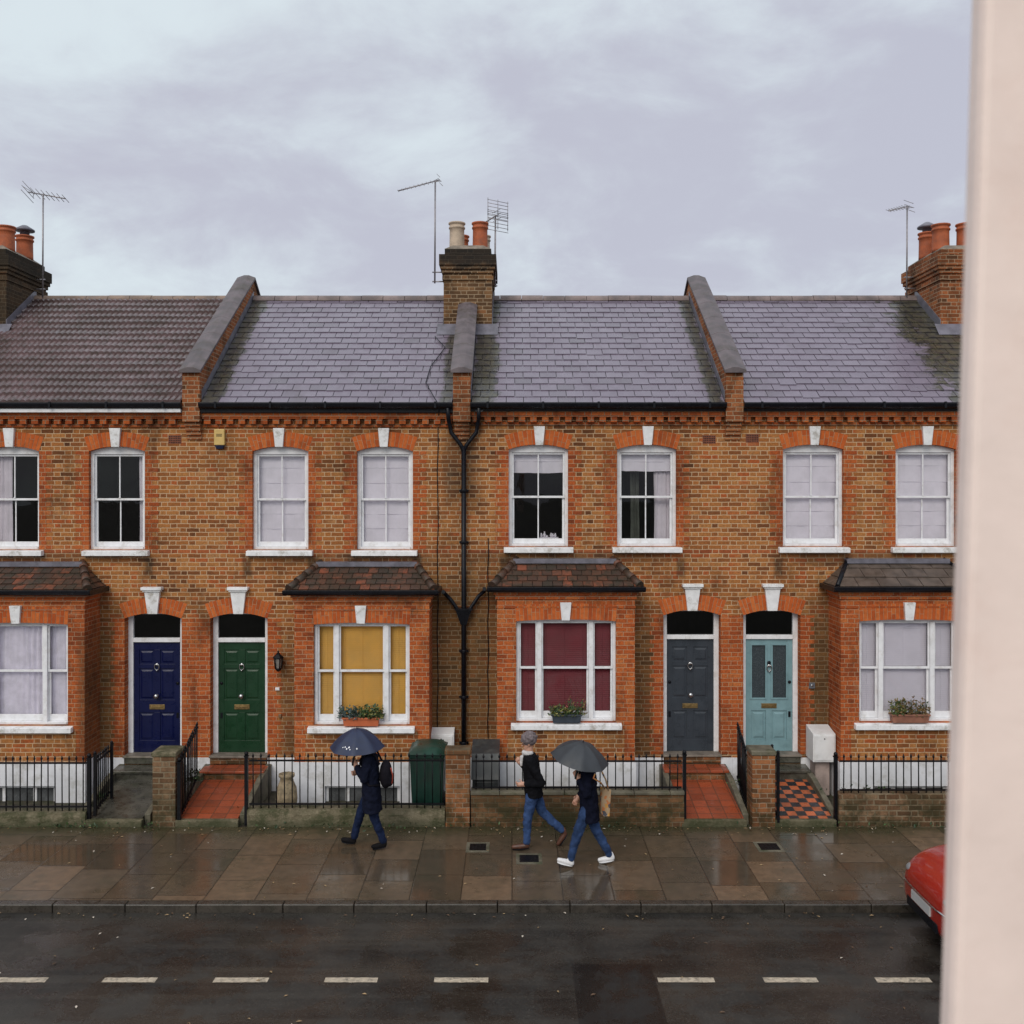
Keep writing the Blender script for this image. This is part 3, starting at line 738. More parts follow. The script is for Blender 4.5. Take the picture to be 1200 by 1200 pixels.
    mb.lathe((lx, yl, zt+1.22), [(.026, 0), (.028, .012), (.01, .02)], 12, axis='y'); mb.box(lx-.02, lx+.02, yl-.008, yl+.0005, zt+.60, zt+.70); mb.build('lock', M['black'], dr)
    return zt

def bay_window(h, cx, hw, wx0, wx1, dz, style, roof='clay', plinth_win=True, mirror_side=None, big_gap=False):
    x0, x1 = cx-hw, cx+hw; y0, y1 = BD, FD-.001
    zsill = 1.28 + dz; ztop = 3.005 + dz; zg = 3.50 + dz
    mb = MB()
    wall_grid(mb, x0, x1, .62, zg, y0, .2, [(wx0, wx1, zsill, ztop)], 0, 0)
    for xx in (x0, x1): mb.poly([(xx,y0,.62),(xx,y1,.62),(xx,y1,zg),(xx,y0,zg)], 0)
    mb.poly([(x0,y0,zg),(x1,y0,zg),(x1,y1,zg),(x0,y1,zg)], 0)
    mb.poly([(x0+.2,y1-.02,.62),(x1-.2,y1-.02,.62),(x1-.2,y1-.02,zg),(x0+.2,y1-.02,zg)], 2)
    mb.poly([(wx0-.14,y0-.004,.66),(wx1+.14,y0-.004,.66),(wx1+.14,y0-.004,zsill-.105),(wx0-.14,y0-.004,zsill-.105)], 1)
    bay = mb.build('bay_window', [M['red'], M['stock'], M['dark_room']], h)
    # stepped brick cornice
    mb = MB()
    for (za, zb, pr) in ((zg-.075, zg, .055), (zg-.15, zg-.0755, .028), (zg-.30, zg-.27, .012)):
        mb.box(x0-pr, x1+pr, y0-pr, y1, za, zb)
    mb.build('cornice', M['cornice_brick'], bay)
    # window joinery
    y = y0+.08; mb = MB(); W = wx1-wx0
    mb.box(wx0, wx0+.05, y, y+.12, zsill, ztop); mb.box(wx1-.05, wx1, y, y+.12, zsill, ztop)
    mb.box(wx0+.05, wx1-.05, y+.001, y+.119, ztop-.045, ztop-.0005); mb.box(wx0+.05, wx1-.05, y-.02, y+.119, zsill, zsill+.04)
    m0, m1 = wx0+W*.225, wx0+W*.745
    mul = .075
    for mx in (m0, m1): mb.box(mx-mul/2+.012, mx+mul/2+.012, y-.006, y+.118, zsill+.0405, ztop-.0455)
    fr = mb.build('window_frame', M['white'], bay, bevel=.004)
    top, bot = ztop-.046, zsill+.041; mid = (top+bot)/2+.035
    spans = [(wx0+.0505, m0-mul/2+.0115), (m0+mul/2+.0125, m1-mul/2+.0115), (m1+mul/2+.0125, wx1-.0505)]
    mb = MB()
    for a, b in spans:
        sash(mb, a, b, mid-.02, top, y+.03, y+.065, .026, .03, .04); sash(mb, a+.0005, b-.0005, bot, mid+.018, y+.068, y+.103, .032, .036, .11)
    mb.build('sash', M['white'], bay, bevel=.003)
    mb = MB()
    for a, b in spans:
        mb.poly([(a,y+.047,mid),(b,y+.047,mid),(b,y+.047,top),(a,y+.047,top)]); mb.poly([(a,y+.085,bot),(b,y+.085,bot),(b,y+.085,mid),(a,y+.085,mid)])
    mb.build('pane', M['glass'], bay)
    yb = y+.16
    for a, b in spans:
        if style == 'net': curtain(bay, a-.02, b+.02, bot, top, yb, M['net'], 4 if b-a < .5 else 9, .02, 'net_curtain')
        else: slat_blind(bay, a-.005, b+.005, bot+.03, top, yb, M[{'yellow': 'yellow', 'maroon': 'maroon', 'white': 'white_slat'}[style]])
    mb = MB(); ov = .09
    mb.mesh([(wx0-ov,y0-.10,zsill-.115),(wx1+ov,y0-.10,zsill-.115),(wx1+ov,y0-.10,zsill-.03),(wx0-ov,y0-.10,zsill-.03),(wx0-ov,y0+.08,zsill-.115),(wx1+ov,y0+.08,zsill-.115),(wx1+ov,y0+.08,zsill-.001),(wx0-ov,y0+.08,zsill-.001)],
            [(0,1,2,3),(1,5,6,2),(4,0,3,7),(3,2,6,7),(0,4,5,1),(5,4,7,6)]); mb.build('sill', M['sill'], bay, bevel=.006)
    arch(h, bay, cx, W, ztop-.03, ztop+.001, .27, y0, 25, depth=.075); keystone(bay, (wx0+wx1)/2-.01, ztop+.29, ztop-.012, .19, .135, y0)
    # roof: hipped, three slopes
    e = .085; ze, zr = zg+.06, zg+.455; rl, rr = cx-hw*.72, cx+hw*.73; mb = MB(); yt = FD-.01
    A, B = (x0-e, y0-e, ze), (x1+e, y0-e, ze); T0, T1 = (rl, yt, zr), (rr, yt, zr); S0, S1 = (x0-e, yt, ze), (x1+e, yt, ze)
    mt = 'clay_tile' if roof == 'clay' else 'dark_slate'; rows = 5 if roof == 'clay' else 3; tw = .17 if roof == 'clay' else .36
    slope_tiles(mb, A, B, T1, T0, rows, tw, .022, .01, .006); slope_tiles(mb, S0, A, T0, T0, rows, tw, .022, .01, .006); slope_tiles(mb, B, S1, T1, T1, rows, tw, .022, .01, .006)
    mb.poly([A, S0, S1, B], 1)
    for P, Q in ((A, T0), (B, T1)):
        P, Q = Vector(P), Vector(Q)
        if roof == 'clay':
            for i in range(4):
                a, b = P.lerp(Q, i/4+.01), P.lerp(Q, (i+1)/4+.02); mb.tube([a+Vector((0,0,.022)), b+Vector((0,0,.012))], [.075, .06], 10, 0)
        else: mb.tube([P+Vector((0,0,.015)), Q+Vector((0,0,.015))], .04, 8, 1)
    mb.box(rl-.05, rr+.05, FD-.16, FD-.0015, zr-.045, zr+.035, 2)
    mb.build('bay_roof', [M[mt], M['black'], M['lead']], bay)
    # gutter round three sides
    mb = MB(); g = e+.006
    prof = [(-.095, .0), (-.09, -.05), (-.055, -.085), (0, -.09), (0, .0)]
    zq = ze+.005
    mb.prismx([(y0-g+a, zq+b) for a, b in prof], x0-g-.075, x1+g+.075)
    mb.prismz([(x0-g-.075, y0-g), (x0-g, y0-g), (x0-g, FD-.02), (x0-g-.075, FD-.02)], zq-.085, zq); mb.prismz([(x1+g, y0-g), (x1+g+.075, y0-g), (x1+g+.075, FD-.02), (x1+g, FD-.02)], zq-.085, zq)
    mb.build('bay_gutter', M['black'], bay, bevel=.006)
    # white rendered plinth with a basement light
    mb = MB(); p = .02; bw0, bw1 = cx-.62, cx+.64; bz0, bz1 = -.14, .26
    wall_grid(mb, x0-p, x1+p, -.15, .66, y0-p, .2, [(bw0, bw1, bz0, bz1)] if plinth_win else [], 0, 0)
    for xx in (x0-p, x1+p): mb.poly([(xx,y0-p,-.15),(xx,y1,-.15),(xx,y1,.66),(xx,y0-p,.66)], 0)
    mb.poly([(x0-p,y0-p,.66),(x1+p,y0-p,.66),(x1+p,y0,.66),(x0-p,y0,.66)], 0)
    pl = mb.build('plinth', M['render'], bay)
    if plinth_win:
        mb = MB(); yy = y0+.06; sash(mb, bw0, bw1, bz0, bz1, yy, yy+.06, .05, .05, .05, [cx-.25, cx+.27], .06); mb.build('basement_frame', M['white'], bay)
        mb = MB(); mb.poly([(bw0,yy+.03,bz0),(bw1,yy+.03,bz0),(bw1,yy+.03,bz1),(bw0,yy+.03,bz1)]); mb.build('basement_pane', simple('grimy_basement_glass', (.10, .105, .11), .25, .4, 3, 0, dirt=(.04, .04, .035)), bay)
    return bay

def parapet(h, x, chim_front=None):
    """raised party wall with brick pier, coping and lead flashing"""
    hw = .15; yf = 16.96; yr = RIDGE_D; top = lambda yy: 7.30 + (yy-16.96) * SL * .93
    ye = chim_front if chim_front else yr
    mb = MB()
    if chim_front: mb.prismx([(yf, 6.42), (yf, top(yf)), (ye, top(ye)), (ye, 6.42)], x-hw, x+hw)
    else: mb.prismx([(yf, 6.42), (yf, top(yf)), (yr, top(yr)), (yr+3.4, top(yf)), (yr+3.4, 6.42)], x-hw, x+hw)
    # corbelled foot against the facade
    for k in range(5): mb.box(x-hw+.02, x+hw-.02, FD-.03-.035*k, FD+.05, 6.12+.075*k, 6.12+.075*(k+1)-(.001 if k < 4 else 0))
    pw = mb.build('party_wall', M['pier_brick'], h)
    n = 6; mb = MB()
    for k in range(n):
        a, b = yf-.07+(ye-yf+.07)*k/n+.004, yf-.07+(ye-yf+.07)*(k+1)/n-.004
        sec = [(-.19, .0), (.19, .0), (.19, .05), (.05, .10), (-.05, .10), (-.19, .05)]
        vs = [(x+u, a, top(a)+v) for u, v in sec] + [(x+u, b, top(b)+v) for u, v in sec]
        mb.mesh(vs, [tuple(range(5,-1,-1)), tuple(range(6,12))] + [(i, (i+1)%6, (i+1)%6+6, i+6) for i in range(6)])
    if not chim_front:
        a, b = yr-.004, yr+3.4; sec = [(-.19, .0), (.19, .0), (.19, .05), (.05, .10), (-.05, .10), (-.19, .05)]
        tb = lambda yy: top(yr) - (yy-yr)*SL*.93
        vs = [(x+u, a+.008, tb(a)+v) for u, v in sec] + [(x+u, b, tb(b)+v) for u, v in sec]
        mb.mesh(vs, [tuple(range(5,-1,-1)), tuple(range(6,12))] + [(i, (i+1)%6, (i+1)%6+6, i+6) for i in range(6)])
    mb.build('coping', M['coping'], pw, bevel=.006)
    mb = MB()
    for s in (-1, 1):
        a, b = (x+s*(hw+.001), x+s*(hw+.012))
        mb.prismx([(yf+.1, roofz(yf+.1)+.0), (yf+.1, roofz(yf+.1)+.16), (ye-.02, roofz(ye-.02)+.16), (ye-.02, roofz(ye-.02))], min(a,b), max(a,b))
    mb.build('flashing', M['lead'], pw)

POTC = {}
def chimney(h, x, tall=0, mat='chimney_brick'):
    y0, y1 = 19.3, 20.95; hw = .475; mb = MB(); zt = 9.98+tall
    mb.box(x-hw, x+hw, y0, y1, 7.4, zt-.27)
    for (za, zb, pr) in ((9.36, 9.44, .025), (zt-.49, zt-.415, .03), (zt-.4145, zt-.34, .06), (zt-.3395, zt-.13, .085), (zt-.1295, zt, -.02)):
        mb.box(x-hw-pr, x+hw+pr, y0-pr, y1+pr, za, zb)
    ch = mb.build('chimney', M[mat], h)
    mb = MB(); mb.mesh([(x-.46,y0+.03,zt),(x+.46,y0+.03,zt),(x+.46,y1-.03,zt),(x-.46,y1-.03,zt),(x-.3,y0+.2,zt+.11),(x+.3,y0+.2,zt+.11),(x+.3,y1-.2,zt+.11),(x-.3,y1-.2,zt+.11)], [(0,1,5,4),(1,2,6,5),(2,3,7,6),(3,0,4,7),(4,5,6,7)]); mb.build('flaunching', simple('grey_flaunching', (.22, .18, .14), .85, .4), ch)
    mb = MB(); zf = roofz(y0-.06)
    mb.mesh([(x-hw-.12,y0-.22,roofz(y0-.22)+.03),(x+hw+.12,y0-.22,roofz(y0-.22)+.03),(x+hw+.12,y0-.012,zf+.16),(x-hw-.12,y0-.012,zf+.16)], [(0,1,2,3)])
    for s in (-1, 1):
        a, b = (x+s*(hw+.001), x+s*(hw+.014))
        mb.prismx([(y0-.02, roofz(y0)+.0), (y0-.02, roofz(y0)+.2), (RIDGE_D, RIDGE_Z+.2), (RIDGE_D, RIDGE_Z)], min(a,b), max(a,b))
    mb.build('flashing', M['lead'], ch)
    return ch, zt
def pot(ch, x, y, z, hgt, r, mat, hood=False):
    mb = MB(); mb.lathe((x, y, z), [(r*1.0, 0), (r*.98, hgt*.1), (r*.95, hgt*.6), (r*.95, hgt*.76), (r*1.06, hgt*.78), (r*1.06, hgt*.83), (r*.95, hgt*.85), (r*.97, hgt*.92), (r*1.1, hgt*.94), (r*1.1, hgt*.99), (r*.98, hgt), (r*.8, hgt), (r*.78, hgt*.8)], 20)
    if hood:
        mb.lathe((x, y, z+hgt), [(r*.55, 0), (r*.55, .1), (r*1.15, .1), (r*1.15, .13), (r*.3, .22)], 16, 1)
    mb.build('chimney_pot', [mat, M['lead']], ch)

def steps(h, cx, zt, kind):
    w = .53; zp = .30; zm = (zt+zp)/2 + .0
    mb = MB(); riser, tread = (1, 0)
    mb.box(cx-w+.04, cx+w-.04, FD-.05, FD+.19, zt-.14, zt-.035, riser); mb.box(cx-w+.02, cx+w-.02, FD-.075, FD+.2, zt-.034, zt-.0005, 2)
    mb.box(cx-w, cx+w, 16.74, FD-.051, .1, zm-.04, riser); mb.box(cx-w-.02, cx+w+.02, 16.70, FD-.0505, zm-.039, zm, tread)
    if kind == 'red': mats = [M['red_path'], M['garden_brick'], M['stone']]
    else: mats = [M['dark_path'], M['dark_path'], M['stone']]
    mb.build('front_step', mats, h, bevel=.006)
def path(cx, mat, w=.48):
    mb = MB(); mb.prismx([(RD+.125, -.1), (RD+.125, .105), (16.74, .30), (16.74, -.1)], cx-w, cx+w); o = struct(mb.build('path', mat))
    mb = MB(); mb.box(cx-w-.03, cx+w+.03, RD+.021, RD+.124, -.05, .10); struct(mb.build('path_edge', M['damp'], bevel=.01))
    for s, nm in ((-1, 0), (1, 1)):
        a, b = cx+s*(w+.005), cx+s*(w+.10); mb = MB()
        mb.prismx([(RD+.2, -.1), (RD+.2, .14), (16.5, .40), (FD-.03, .46), (FD-.03, -.1)], min(a,b), max(a,b)); struct(mb.build('path_kerb', M['mossy_concrete'], bevel=.012))
M['mossy_concrete'] = simple('mossy_concrete', (.13, .115, .08), .75, .4, 5, .6, 40, dirt=(.035, .045, .012), dirt_amt=.85)

# ------------------------------------------------------------------ the four houses
PAINT = lambda n, c: simple(n, c, .32, .12, 3, .1, 50, dirt=tuple(v*.55 for v in c), dirt_amt=.4, spec=.3)
HOUSES = [
 dict(label='left hand brick house with ridged brown tiled roof and dark blue front door', wins=[(13, .98, 'drape_left'), (137, .98, 'drape_right')], door=(179.5, 'blue'), dz=0, bay=(20, -39.5, 79.5, 'net', 'clay')),
 dict(label='brick house with dark green front door and yellow blind in its bay window', wins=[(328.5, .98, 'blind'), (451, .98, 'blind')], door=(280, 'green'), dz=0, bay=(424, 367.5, 480, 'yellow', 'clay')),
 dict(label='brick house with dark red blind in its bay window and charcoal grey front door', wins=[(631, 1.04, 'half_blind'), (758, 1.04, 'half_blind_drape')], door=(811, 'charcoal'), dz=.055, bay=(663.2, 605, 722, 'maroon', 'clay')),
 dict(label='right hand brick house with pale blue part glazed front door and slate topped bay', wins=[(953, 1.06, 'blind'), (1085, 1.06, 'blind')], door=(904.5, 'pale'), dz=.055, bay=(1066, 1007, 1124, 'white', 'slate')),
]
DOORS = {'blue': (PAINT('deep_blue_paint', (.002, .005, .046)), 'dark blue six panel door', 'dark'),
         'green': (PAINT('bottle_green_paint', (.010, .042, .018)), 'dark green six panel door', 'red'),
         'charcoal': (PAINT('charcoal_paint', (.040, .048, .060)), 'charcoal grey six panel door', 'red'),
         'pale': (PAINT('pale_blue_paint', (.20, .33, .36)), 'pale blue door with two tall glass panels', 'dark')}
H = []
for i, q in enumerate(HOUSES):
    xa, xb = PW[i], PW[i+1]; dz = q['dz']
    h = thing('terraced_house', ((xa+xb)/2, FD, 0), q['label'], 'house', 'brick terraced houses across the street'); H.append(h)
    holes = []
    for (px, ww, stl) in q['wins']:
        cx = fx(px); holes.append((cx-ww/2, cx+ww/2, 4.195+dz, 6.0+dz*.6))
    dx = fx(q['door'][0]); holes.append((dx-.5, dx+.5, .45, 3.085+dz))
    mb = MB(); wall_grid(mb, xa, xb, -.3, 6.6, FD, .24, holes, 0, 1)
    yb = RIDGE_D + 3.5
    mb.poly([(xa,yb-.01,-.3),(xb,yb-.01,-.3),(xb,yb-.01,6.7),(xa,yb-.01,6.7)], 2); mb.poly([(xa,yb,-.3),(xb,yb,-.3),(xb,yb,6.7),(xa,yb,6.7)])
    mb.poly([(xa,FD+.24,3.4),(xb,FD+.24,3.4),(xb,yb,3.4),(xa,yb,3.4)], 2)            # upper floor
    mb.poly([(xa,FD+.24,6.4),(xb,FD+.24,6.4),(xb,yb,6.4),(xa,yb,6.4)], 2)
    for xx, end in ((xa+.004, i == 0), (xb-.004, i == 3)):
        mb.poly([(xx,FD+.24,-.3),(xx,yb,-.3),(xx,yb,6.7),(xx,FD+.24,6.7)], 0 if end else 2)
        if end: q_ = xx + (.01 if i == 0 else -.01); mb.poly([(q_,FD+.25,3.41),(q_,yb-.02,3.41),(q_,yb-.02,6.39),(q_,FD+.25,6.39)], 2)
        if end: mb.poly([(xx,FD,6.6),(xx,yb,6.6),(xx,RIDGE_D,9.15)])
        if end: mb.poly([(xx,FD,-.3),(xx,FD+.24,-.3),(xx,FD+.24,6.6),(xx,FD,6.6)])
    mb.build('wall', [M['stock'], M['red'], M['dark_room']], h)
    for (px, ww, stl) in q['wins']: upper_window(h, fx(px), ww, dz, stl)
    col, lab, kind = DOORS[q['door'][1]]
    inner = [('r', xb-dx-.5), ('l', dx-.5-xa), ('r', xb-dx-.5), ('l', dx-.5-xa)][i]
    zt = front_door(h, dx, dz, col, lab, glazed=q['door'][1] == 'pale', inner=inner)
    steps(h, dx, zt, kind)
    # cornice with dentils
    a, b = xa+.16, xb-.16; mb = MB(); dzc = dz*.6
    mb.box(a, b, FD-.125, FD+.02, 6.50+dzc, 6.575+dzc); mb.box(a, b, FD-.115, FD+.02, 6.475+dzc, 6.4995+dzc)
    mb.box(a, b, FD-.03, FD+.02, 6.335+dzc, 6.3845+dzc)
    x = a+.03
    while x < b-.1:
        j = random.uniform(-.006, .006); mb.box(x+j, x+.112+j, FD-.105, FD+.02, 6.385+dzc, 6.4745+dzc); x += .20
    mb.build('cornice', M['cornice_brick'], h)
    # gutter
    mb = MB(); g0, g1 = xa+.15, xb-.15
    top = EAVE_Z+.0; prof = [(0, 0), (-.125, 0), (-.125, -.03), (-.11, -.075), (-.07, -.105), (0, -.11)]
    mb.prismx([(16.985+u, top-.012+v) for u, v in prof], g0, g1); mb.box(g0, g1, 16.986, 17.03, 6.575+dzc if i else 6.655, top-.02)
    for k in range(5): xx = g0+.3+k*(g1-g0-.6)/4; mb.box(xx-.02, xx+.02, 16.845, 16.87, top-.115, top+.0)
    mb.build('gutter', M['black'], h, bevel=.006)
    if i == 0:
        mb = MB(); mb.box(g0, g1-.02, 16.93, 17.12, 6.578, 6.654); mb.build('fascia', M['white'], h, bevel=.004)
    # roof
    mb = MB(); r0, r1 = xa+.17, xb-.17
    if i == 0: r0 = xa-.3
    if i == 3: r1 = xb+.3
    if i == 0:
        rows = 17; per = .105; nx = int((r1-r0)/per)*6
        for k in range(rows):
            ya, yc = EAVE_D-.06 + (RIDGE_D-EAVE_D+.06)*k/rows, EAVE_D-.06+(RIDGE_D-EAVE_D+.06)*(k+1.15)/rows; yc = min(yc, RIDGE_D)
            za, zc_ = roofz(ya)+.062, roofz(yc)+.010; vs = []; sag = random.uniform(-.004, .004)
            for j in range(nx+1):
                xx = r0+(r1-r0)*j/nx; ph = (j % 6)/6; wv = .026*(abs(math.sin(math.pi*ph))**.7)
                jz = .005*math.sin(xx*2.3+k)+sag
                vs += [(xx, ya+.01, za+wv*.6-.062+jz), (xx, ya, za+wv+jz), (xx, yc, zc_+wv+jz*.5)]
            fs = []
            for j in range(nx):
                c0, c1 = j*3, j*3+3; fs += [(c0, c1, c1+1, c0+1), (c0+1, c1+1, c1+2, c0+2)]
            mb.mesh(vs, fs, 0)
        mb.poly([(r0,EAVE_D,EAVE_Z-.03),(r1,EAVE_D,EAVE_Z-.03),(r1,RIDGE_D,RIDGE_Z-.03),(r0,RIDGE_D,RIDGE_Z-.03)], 1); rm = [M['conc_tile'], M['black'], M['coping']]
    else:
        slope_tiles(mb, (r0,EAVE_D-.05,roofz(EAVE_D-.05)), (r1,EAVE_D-.05,roofz(EAVE_D-.05)), (r1,RIDGE_D,RIDGE_Z), (r0,RIDGE_D,RIDGE_Z), 19, .30, .018, .011, .006)
        rm = [M['slate'], simple('dark_roof_felt', (.03, .026, .03), .8), M['coping']]
    mb.poly([(r0,RIDGE_D,RIDGE_Z),(r1,RIDGE_D,RIDGE_Z),(r1,yb+.1,roofz(EAVE_D)-.05),(r0,yb+.1,roofz(EAVE_D)-.05)], 1)
    rf = mb.build('roof', rm, h)
    mb = MB(); x = r0
    while x < r1-.05:
        L = min(.45, r1-x); z = RIDGE_Z+random.uniform(-.004, .005); n = 8
        sec = [(RIDGE_D+.13*math.cos(R(t)), z-.06+.125*math.sin(R(t))) for t in range(0, 181, 20)]
        mb.prismx(sec, x+.004, x+L-.006); x += L
    mb.build('ridge_tiles', simple('ridge_tile', (.20, .15, .14) if i else (.22, .15, .11), .6, .5, 3, .3, dirt=(.10, .09, .10)), rf)
    # white plinth of the facade
    bc, w0, w1, stl, rt = q['bay']; bhw = 1.135 if i < 2 else 1.16
    bcx = bx(bc)
    for (a, b) in ((xa+.001, bcx-bhw-.021), (bcx+bhw+.021, xb-.001)):
        segs = [(a, b)] if not (a < dx < b) else [(a, dx-.5), (dx+.5, b)]
        for (u, v) in segs:
            if v-u > .03: mb = MB(); mb.box(u, v, FD-.022, FD-.001, -.28, .56); mb.build('plinth', M['render'], h)
    bay_window(h, bcx, bhw, bx(w0), bx(w1), dz, stl, rt)

for i, x in ((1, PW[1]), (3, PW[3])): parapet(H[i], x)
parapet(H[2], PW[2], 19.3)
CREAM = simple('cream_clay_pot', (.50, .39, .29), .7, .2, 6, .3, 40, dirt=(.12, .09, .07))
TERRA = simple('terracotta_pot', (.40, .10, .035), .7, .25, 6, .3, 40, dirt=(.14, .05, .03))
ch, zt = chimney(H[1], PW[2]-.0)
for (dx, dy, mt) in ((-.235, .4, CREAM), (.23, .4, TERRA), (-.19, 1.2, TERRA), (.26, 1.2, CREAM)): pot(ch, PW[2]+dx, 19.3+dy, zt+.05, .56 if dy < 1 else .5, .155, mt)
ch, zt = chimney(H[0], -10.42)
for (dx, dy) in ((-.2, .45), (.24, .45), (.24, 1.2)): pot(ch, -10.42+dx, 19.3+dy, zt+.05, .5, .17, TERRA, dy > 1)
ch, zt = chimney(H[3], 8.9, mat='pier_brick')  # redder brick than the other stacks: orange light leak put into its colour
for (dx, dy, hd) in ((-.25, .5, False), (.22, .45, False), (-.25, 1.15, True)): pot(ch, 8.9+dx, 19.3+dy, zt+.05, .55, .17, TERRA, hd)

# rainwater pipes shared by the two middle houses
px = PW[2]+.03; yq = FD-.09; mb = MB()
mb.tube([(px, yq, 6.0), (px, yq, .15)], .042, 12)
for z in (5.2, 4.3, 2.4, 1.6, .8): mb.lathe((px, yq, z), [(.05, 0), (.054, .01), (.054, .05), (.05, .06)], 12); mb.box(px-.08, px+.08, FD-.045, FD-.001, z+.01, z+.045)
for s in (-1, 1):
    mb.tube([(px+s*.27, 16.92, 6.66), (px+s*.26, 17.0, 6.46), (px+s*.24, yq, 6.36), (px+s*.22, yq, 6.24), (px+s*.05, yq, 6.02), (px, yq, 5.9)], .036, 10)
dp = mb.build('downpipe', M['black'], H[1])
mb = MB(); zh = 3.1
mb.mesh([(px-.1,yq-.08,zh-.05),(px+.1,yq-.08,zh-.05),(px+.1,FD-.002,zh-.05),(px-.1,FD-.002,zh-.05),(px-.14,yq-.1,zh+.07),(px+.14,yq-.1,zh+.07),(px+.14,FD-.002,zh+.07),(px-.14,FD-.002,zh+.07),(px-.05,yq-.05,zh-.2),(px+.05,yq-.05,zh-.2),(px+.05,yq+.05,zh-.2),(px-.05,yq+.05,zh-.2)],
        [(0,1,5,4),(1,2,6,5),(3,0,4,7),(4,5,6,7),(8,9,1,0),(9,10,2,1),(11,8,0,3),(8,11,10,9)]); mb.box(px-.15, px+.15, yq-.11, FD-.003, zh+.055, zh+.085); mb.build('hopper', M['black'], dp)
mb = MB()
for xe, zz in ((bx(503)+.22, 3.50), (bx(582.5)-.22, 3.55)):
    mb.tube([(xe, 16.75, zz), (xe, yq, zz-.06), (xe+(px-xe)*.3, yq, zz-.16), (px+(.1 if xe > px else -.1), yq, zh+.05), (px, yq, zh)], .034, 10)
mb.build('branch_pipe', M['black'], dp)
mb = MB()
for xx, z1 in ((fx(513), 6.5), (fx(572), 4.4)):
    mb.tube([(xx+.01*math.sin(k*2.1), FD-.012, z1+( .9-z1)*k/12) for k in range(13)], .008, 5)
mb.tube([(fx(500), 19.0, roofz(19.0)+.04), (fx(495)+.3, 18.6, roofz(18.6)+.05), (fx(500), 18.0, roofz(18)+.04), (fx(497), 17.5, roofz(17.5)+.04), (fx(510), 17.0, 6.83), (fx(516), 16.85, 6.7), (fx(514), FD-.03, 6.45)], .008, 5)
mb.build('cable', M['black'], H[1])

# ------------------------------------------------------------------ front gardens: paths, walls, piers, railings

M['old_pier'] = brick('old_pier_brick', [(0, (.05, .035, .02)), (.4, (.16, .085, .045)), (.8, (.27, .16, .09)), (1, (.36, .25, .15))], (.22, .17, .11), ch=.085, soot=.75, moss=(.1, .9, .8), mort_w=.018, tint=.4)
def rubble_mat():
    m = Mat('rubble_stone'); v = m.n('ShaderNodeTexVoronoi', feature='DISTANCE_TO_EDGE'); v2 = m.n('ShaderNodeTexVoronoi')
    for q in (v, v2): m.put(q.inputs['Vector'], m.vmul(m.vadd(m.pos(), m.vmul(m.noise(5, 3, color=True), (.16, .16, .16))), (1, 1, 1.9))); q.inputs['Scale'].default_value = 4.6
    n = m.noise(9, 5, .65); sp = m.n('ShaderNodeSeparateColor'); m.put(sp.inputs[0], v2.outputs['Color'])
    col = m.ramp(sp.outputs[0], [(0, (.09, .06, .035)), (.5, (.20, .13, .07)), (1, (.33, .22, .13))])
    col = m.mix(m.step(v.outputs[0], .01, .09, .7, 0), col, (.06, .048, .03)); col = m.mix(m.step(m.noise(3, 6, .7), .45, .65, 0, .8), col, (.04, .045, .015))
    m.set(col, .75, .3); m.bump(m.math('ADD', m.step(v.outputs[0], 0, .12), m.math('MULTIPLY', n, .4)), .8, .02); return m.m
M['rubble'] = rubble_mat()
def damp_conc():
    m = Mat('old_damp_concrete'); n = m.noise(5, 6, .7); g = m.noise(22, 5, .7); P = m.xyz()
    col = m.mix(m.step(n, .3, .7), (.24, .20, .13), (.12, .10, .06)); col = m.mix(m.step(m.noise(2.4, 6, .75), .42, .6, 0, .85), col, (.045, .05, .018))
    col = m.mix(m.step(m.math('ADD', P[2], m.math('MULTIPLY', n, .25)), .1, .3, .75, 0), col, (.035, .04, .015)); col = m.mix(m.step(g, .55, .75, 0, .5), col, (.30, .26, .18))
    m.set(col, .75, .35); m.bump(m.math('ADD', g, n), .8, .02); return m.m
M['damp'] = damp_conc()

path(fx(179.5), M['dark_path']); path(fx(280), M['red_path']); path(fx(811), M['red_path']); path(fx(904.5), M['check_path'])
def garden_wall(name, x0, x1, z, mat, label, cap=None, th=.2, cat='garden wall'):
    mb = MB(); n = max(4, int((x1-x0)/.25)); y0, y1 = RD+.022, RD+.022+th
    # slightly uneven old wall: displaced grid front and top
    for (fn) in ('front', 'top', 'back'):
        vs = []; m_ = 4
        for j in range(m_+1):
            for i in range(n+1):
                x = x0+(x1-x0)*i/n; jx = .006*math.sin(i*1.7+j) ; 
                if fn == 'front': vs.append((x, y0+.008*math.sin(i*2.1+j*1.3)+(.012 if j == m_ else 0), -.05+(z+.05)*j/m_ + (jx if j == m_ else 0)))
                elif fn == 'top': vs.append((x, y0+.012+(th-.012)*j/m_ + (.008*math.sin(i*2.1+m_*1.3) if j == 0 else 0), z + .006*math.sin(i*1.7+m_)))
                else: vs.append((x, y1, -.05+(z+.05)*(m_-j)/m_ + (.006*math.sin(i*1.7+m_) if j == 0 else 0)))
        mb.mesh(vs, [(j*(n+1)+i, j*(n+1)+i+1, (j+1)*(n+1)+i+1, (j+1)*(n+1)+i) for j in range(m_) for i in range(n)])
    for xx in (x0, x1): mb.poly([(xx,y0,-.05),(xx,y1,-.05),(xx,y1,z),(xx,y0+.012,z)])
    mats = [mat]
    o = mb.build(name, mats, org=((x0+x1)/2, RD+.1, 0)); tag(o, label, cat)
    if cap:
        mb = MB(); x = x0-.01
        while x < x1-.02:
            L = min(random.uniform(.45, .6), x1+.01-x); mb.box(x+.003, x+L-.003, y0-.02, y1+.02, z-.002, z+.055+random.uniform(-.004, .004)); x += L
        mb.build('wall_coping', cap, o, bevel=.012)
    return o
